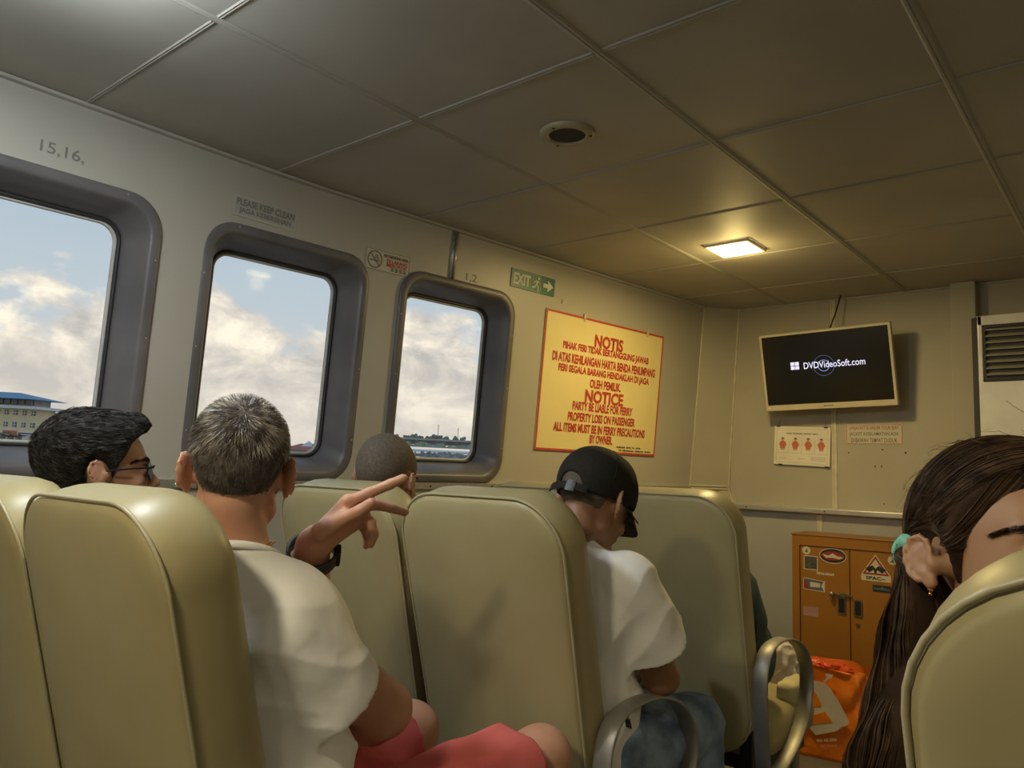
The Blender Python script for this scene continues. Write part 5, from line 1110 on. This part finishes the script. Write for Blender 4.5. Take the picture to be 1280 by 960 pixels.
    end = rng.random(n)*.25; P[:, -3:, 2] += end[:, None]*.02; ribbons('ponytail_strands', P, .0012, HAIRGS, t)
    bm = BM(); tube(bm, [Vector(q) for q in c], .01, 14, radii=[float(q)*.80 for q in r]); obj('ponytail', bm, HAIRG, t, local=False, smooth=True)
    eyes(H, t, IRIS); brows(H, t, HAIRG, 1300, ln=.0055, thick=.0062, z=.021, wd=.0005)
    # earring
    c = H.w(.081, -.004, -.027); bm = BM(); bmesh.ops.create_uvsphere(bm, u_segments=12, v_segments=8, radius=.0026, matrix=Matrix.Translation(c)); bmesh.ops.create_uvsphere(bm, u_segments=12, v_segments=8, radius=.0019, matrix=Matrix.Translation(c-V3(0, 0, .0042))); tag(obj('earring', bm, GOLD, local=False, smooth=True), "small gold stud in the girl's ear", 'earring')
for fn in (man_in_white, man_in_cap, bald_man, man_dark_hair, girl): fn()

# ------------------------------------------------------------------ bags
def bags():
    # teal backpack standing on the seat ahead
    t = thing('backpack', 'dark teal backpack standing on the seat ahead of the cap', 'backpack', (-1.0, 2.50, .50))
    def bp(p):
        d = sm(.05, el(p, (-1.105, 2.46, .735), (.125, .105, .20)), el(p, (-1.095, 2.47, .60), (.135, .12, .12)))
        d = sm(.03, d, el(p, (-1.08, 2.55, .63), (.10, .07, .12))); return d+wrink(p, 22, .0028, 1)
    sdf_obj('pack', bp, (-1.34, 2.25, .42), (-.88, 2.72, .95), .006, TEAL, t)
    bm = BM(); tube(bm, [(-.992, 2.40, .55), (-.985, 2.42, .65), (-.99, 2.43, .75), (-1.02, 2.44, .83), (-1.08, 2.44, .885)], .0035, 6); obj('zip', bm, BLACK, t, local=False, smooth=True)
    bm = BM(); tube(bm, [(-1.13, 2.43, .885), (-1.13, 2.45, .92), (-1.10, 2.49, .92), (-1.09, 2.51, .88)], .007, 8, flat=1.6); obj('top_handle', bm, BLACK, t, local=False, smooth=True)
    # cream canvas bag with a black strap inside the armrest loop
    t = thing('shoulder_bag', 'cream canvas bag with a black strap seen through the front armrest loop', 'bag', (-.80, 2.68, .30))
    def cb(p):
        q = (p-at(984, 880, 2.62).astype(p.dtype)); q = q@Rz(math.radians(12)); d = np.abs(q)-np.array([.030, .070, .065]); e = np.linalg.norm(np.maximum(d, 0), axis=1)+np.minimum(d.max(1), 0)-.02; return e+wrink(p, 24, .0025, 2)
    sdf_obj('bag_body', cb, (-1.0, 2.48, .38), (-.74, 2.86, .70), .006, CREAMB, t)
    bm = BM(); tube(bm, [at(969, 872, 2.62), at(976, 880, 2.58), at(975, 893, 2.56), at(968, 900, 2.56), at(971, 925, 2.56), at(978, 965, 2.55), at(980, 1010, 2.55)], .016, 8, flat=.35); obj('strap', bm, BLKC, t, local=False, smooth=True)
    # white plastic bag
    t = thing('plastic_bag', 'crumpled white plastic bag tucked behind the front armrest', 'bag', (-1.0, 3.0, .6))
    c = at(975, 832, 2.85)
    sdf_obj('film', lambda p: sm(.03, el(p, c, (.06, .06, .10)), el(p, c+V3(.03, 0, -.08), (.07, .06, .08)), rc(p, c+V3(-.03, 0, .05), c+V3(-.075, -.02, .12), .012, .006))+wrink(p, 55, .0045, 3), c-.22, c+.22, .006, PLAS, t)
    # orange carrier bag on the floor
    M = frame((-1.155, 3.66, 0), (math.cos(.12), math.sin(.12), 0), (0, 0, 1), (math.sin(.12), -math.cos(.12), 0))
    t = thing('carrier_bag', 'orange carrier bag with white emblem standing before the cabinet', 'bag', M=M)
    bm = BM(); nU, nV = 44, 24; w, dpt, h = .155, .085, .385
    def prof(a, v):
        ca, sa = math.cos(a), math.sin(a); e = .32; x = math.copysign(abs(ca)**e, ca); y = math.copysign(abs(sa)**e, sa)
        ww = w*(.88+.16*v); dd = dpt*(1.05-.18*v); cr = .006*math.sin(7*a+5*v*3)+.004*math.sin(13*a-9*v*2+2); cr *= .5+v
        H_ = h*(1+.035*math.sin(3*a+1)+.02*math.sin(8*a)) if v > .99 else h
        return (x*ww+cr, H_*v, y*dd+cr)
    loft(bm, [[prof(2*math.pi*i/nU, v) for i in range(nU)] for v in np.linspace(0, 1, nV)], cap0=True)
    loft(bm, [[Vector(prof(2*math.pi*i/nU, 1))*1.0 for i in range(nU)], [Vector(prof(2*math.pi*i/nU, .97))-Vector((0, 0, 0)) for i in range(nU)]]); obj('bag_body', bm, ORANGE, t, smooth=True)
    bm = BM(); rr = random.Random(3)
    for i in range(9):
        c = Vector((rr.uniform(-.11, .11), h*.97+rr.uniform(-.02, .012), rr.uniform(-.05, .05))); bmesh.ops.create_icosphere(bm, subdivisions=2, radius=.036, matrix=Matrix.Translation(c) @ Matrix.Diagonal((1.2, .55, .9, 1)))
    for v in bm.verts: v.co += Vector([rr.uniform(-.005, .005) for _ in range(3)])
    obj('crumpled_contents', bm, mat('bag_inner_orange', (.75, .11, .03), .35, bump=.4, bscale=40), t, smooth=False)
    bm = BM(); zf = dpt*1.05+.012
    def pl(P, z, m, nm):
        bm = BM(); plate(bm, [(x*1, y) for x, y in P], z, z+.0012); return obj(nm, bm, m, t)
    sx = .310/ (1085-990); 
    def q(zx, zy): return (-.155+(980+zx*120/823-990)*sx*1.0+.002, .385-((810+zy*140/960)-832)*.385/112)
    pl([q(*a) for a in ((150, 330), (200, 290), (300, 268), (380, 275), (430, 315), (500, 410), (585, 555), (580, 580), (470, 660), (300, 722), (228, 655), (445, 590), (385, 510), (330, 545), (230, 580), (160, 575))], zf, BAGW, 'emblem')
    pl([q(*a) for a in ((200, 390), (285, 352), (310, 375), (356, 460), (345, 475), (285, 492), (262, 478))], zf+.0016, ORANGE, 'emblem_counter')
    pl([q(*a) for a in ((180, 590), (240, 578), (385, 512), (448, 588), (235, 650), (185, 655))], zf+.0016, ORANGE, 'emblem_counter')
    pl([q(*a) for a in ((385, 270), (370, 265), (400, 225), (390, 195), (455, 195), (445, 225), (415, 235))], zf+.0005, BAGW, 'emblem_tick')
    pl([q(*a) for a in ((140, 650), (180, 670), (200, 720), (190, 752), (150, 730))], zf+.0005, BAGW, 'emblem_dot')
    red = mat('bag_dark_red', (.45, .07, .03), .5)
    strokes('bag_lettering', (4, 3, 5), BAGW, t, *q(395, 745), zf+.0012, .085, .014, 14); strokes('bag_lettering', (3, 6), mat('bag_pink', (.70, .35, .25), .5), t, *q(410, 790), zf+.0012, .070, .009, 14)
    bm = BM()
    for s in (1,): loft(bm, [[Vector((q(530, 640)[0]+r*math.cos(a), q(530, 640)[1]+r*1.3*math.sin(a), zf+zz)) for a in np.linspace(0, 6.283, 25)[:-1]] for r, zz in ((.013, 0), (.013, .0012), (.010, .0012), (.010, 0))])
    obj('emblem_ring', bm, red, t)
    # black pouch on the back of the window side seat
    t = thing('pouch', 'small black pouch behind the elbow against the window side seat', 'pouch', at(418, 776, 1.40))
    c = at(418, 776, 1.42); sdf_obj('pouch_body', lambda p: el(p, c, (.032, .022, .028)), c-.06, c+.06, .004, BLKC, t)
bags()
def shirt_label():      # woven label low on the shirt of the man in the cap
    t = [o for o in bpy.data.objects if o.name.startswith('person') and 'black cap' in o.get('label', '')][0]; sh = [o for o in t.children if o.name.startswith('shirt')][0]
    bpy.context.view_layer.update(); dg = bpy.context.evaluated_depsgraph_get(); co = []
    for px, py in ((779, 886), (786, 890), (790, 911), (783, 908)):
        dr = Vector(at(px, py, 1)-EYE).normalized(); M = sh.matrix_world.inverted(); ok, loc, nn, _ = sh.ray_cast(M@Vector(EYE), (M.to_3x3()@dr).normalized())
        if not ok: return
        co.append(M.inverted()@loc-dr*.003)
    bm = BM(); loft(bm, [[c for c in co], [c-Vector((.0, .002, 0)) for c in co]], True, True); obj('shirt_label', bm, BLACK, t, local=False)
shirt_label()
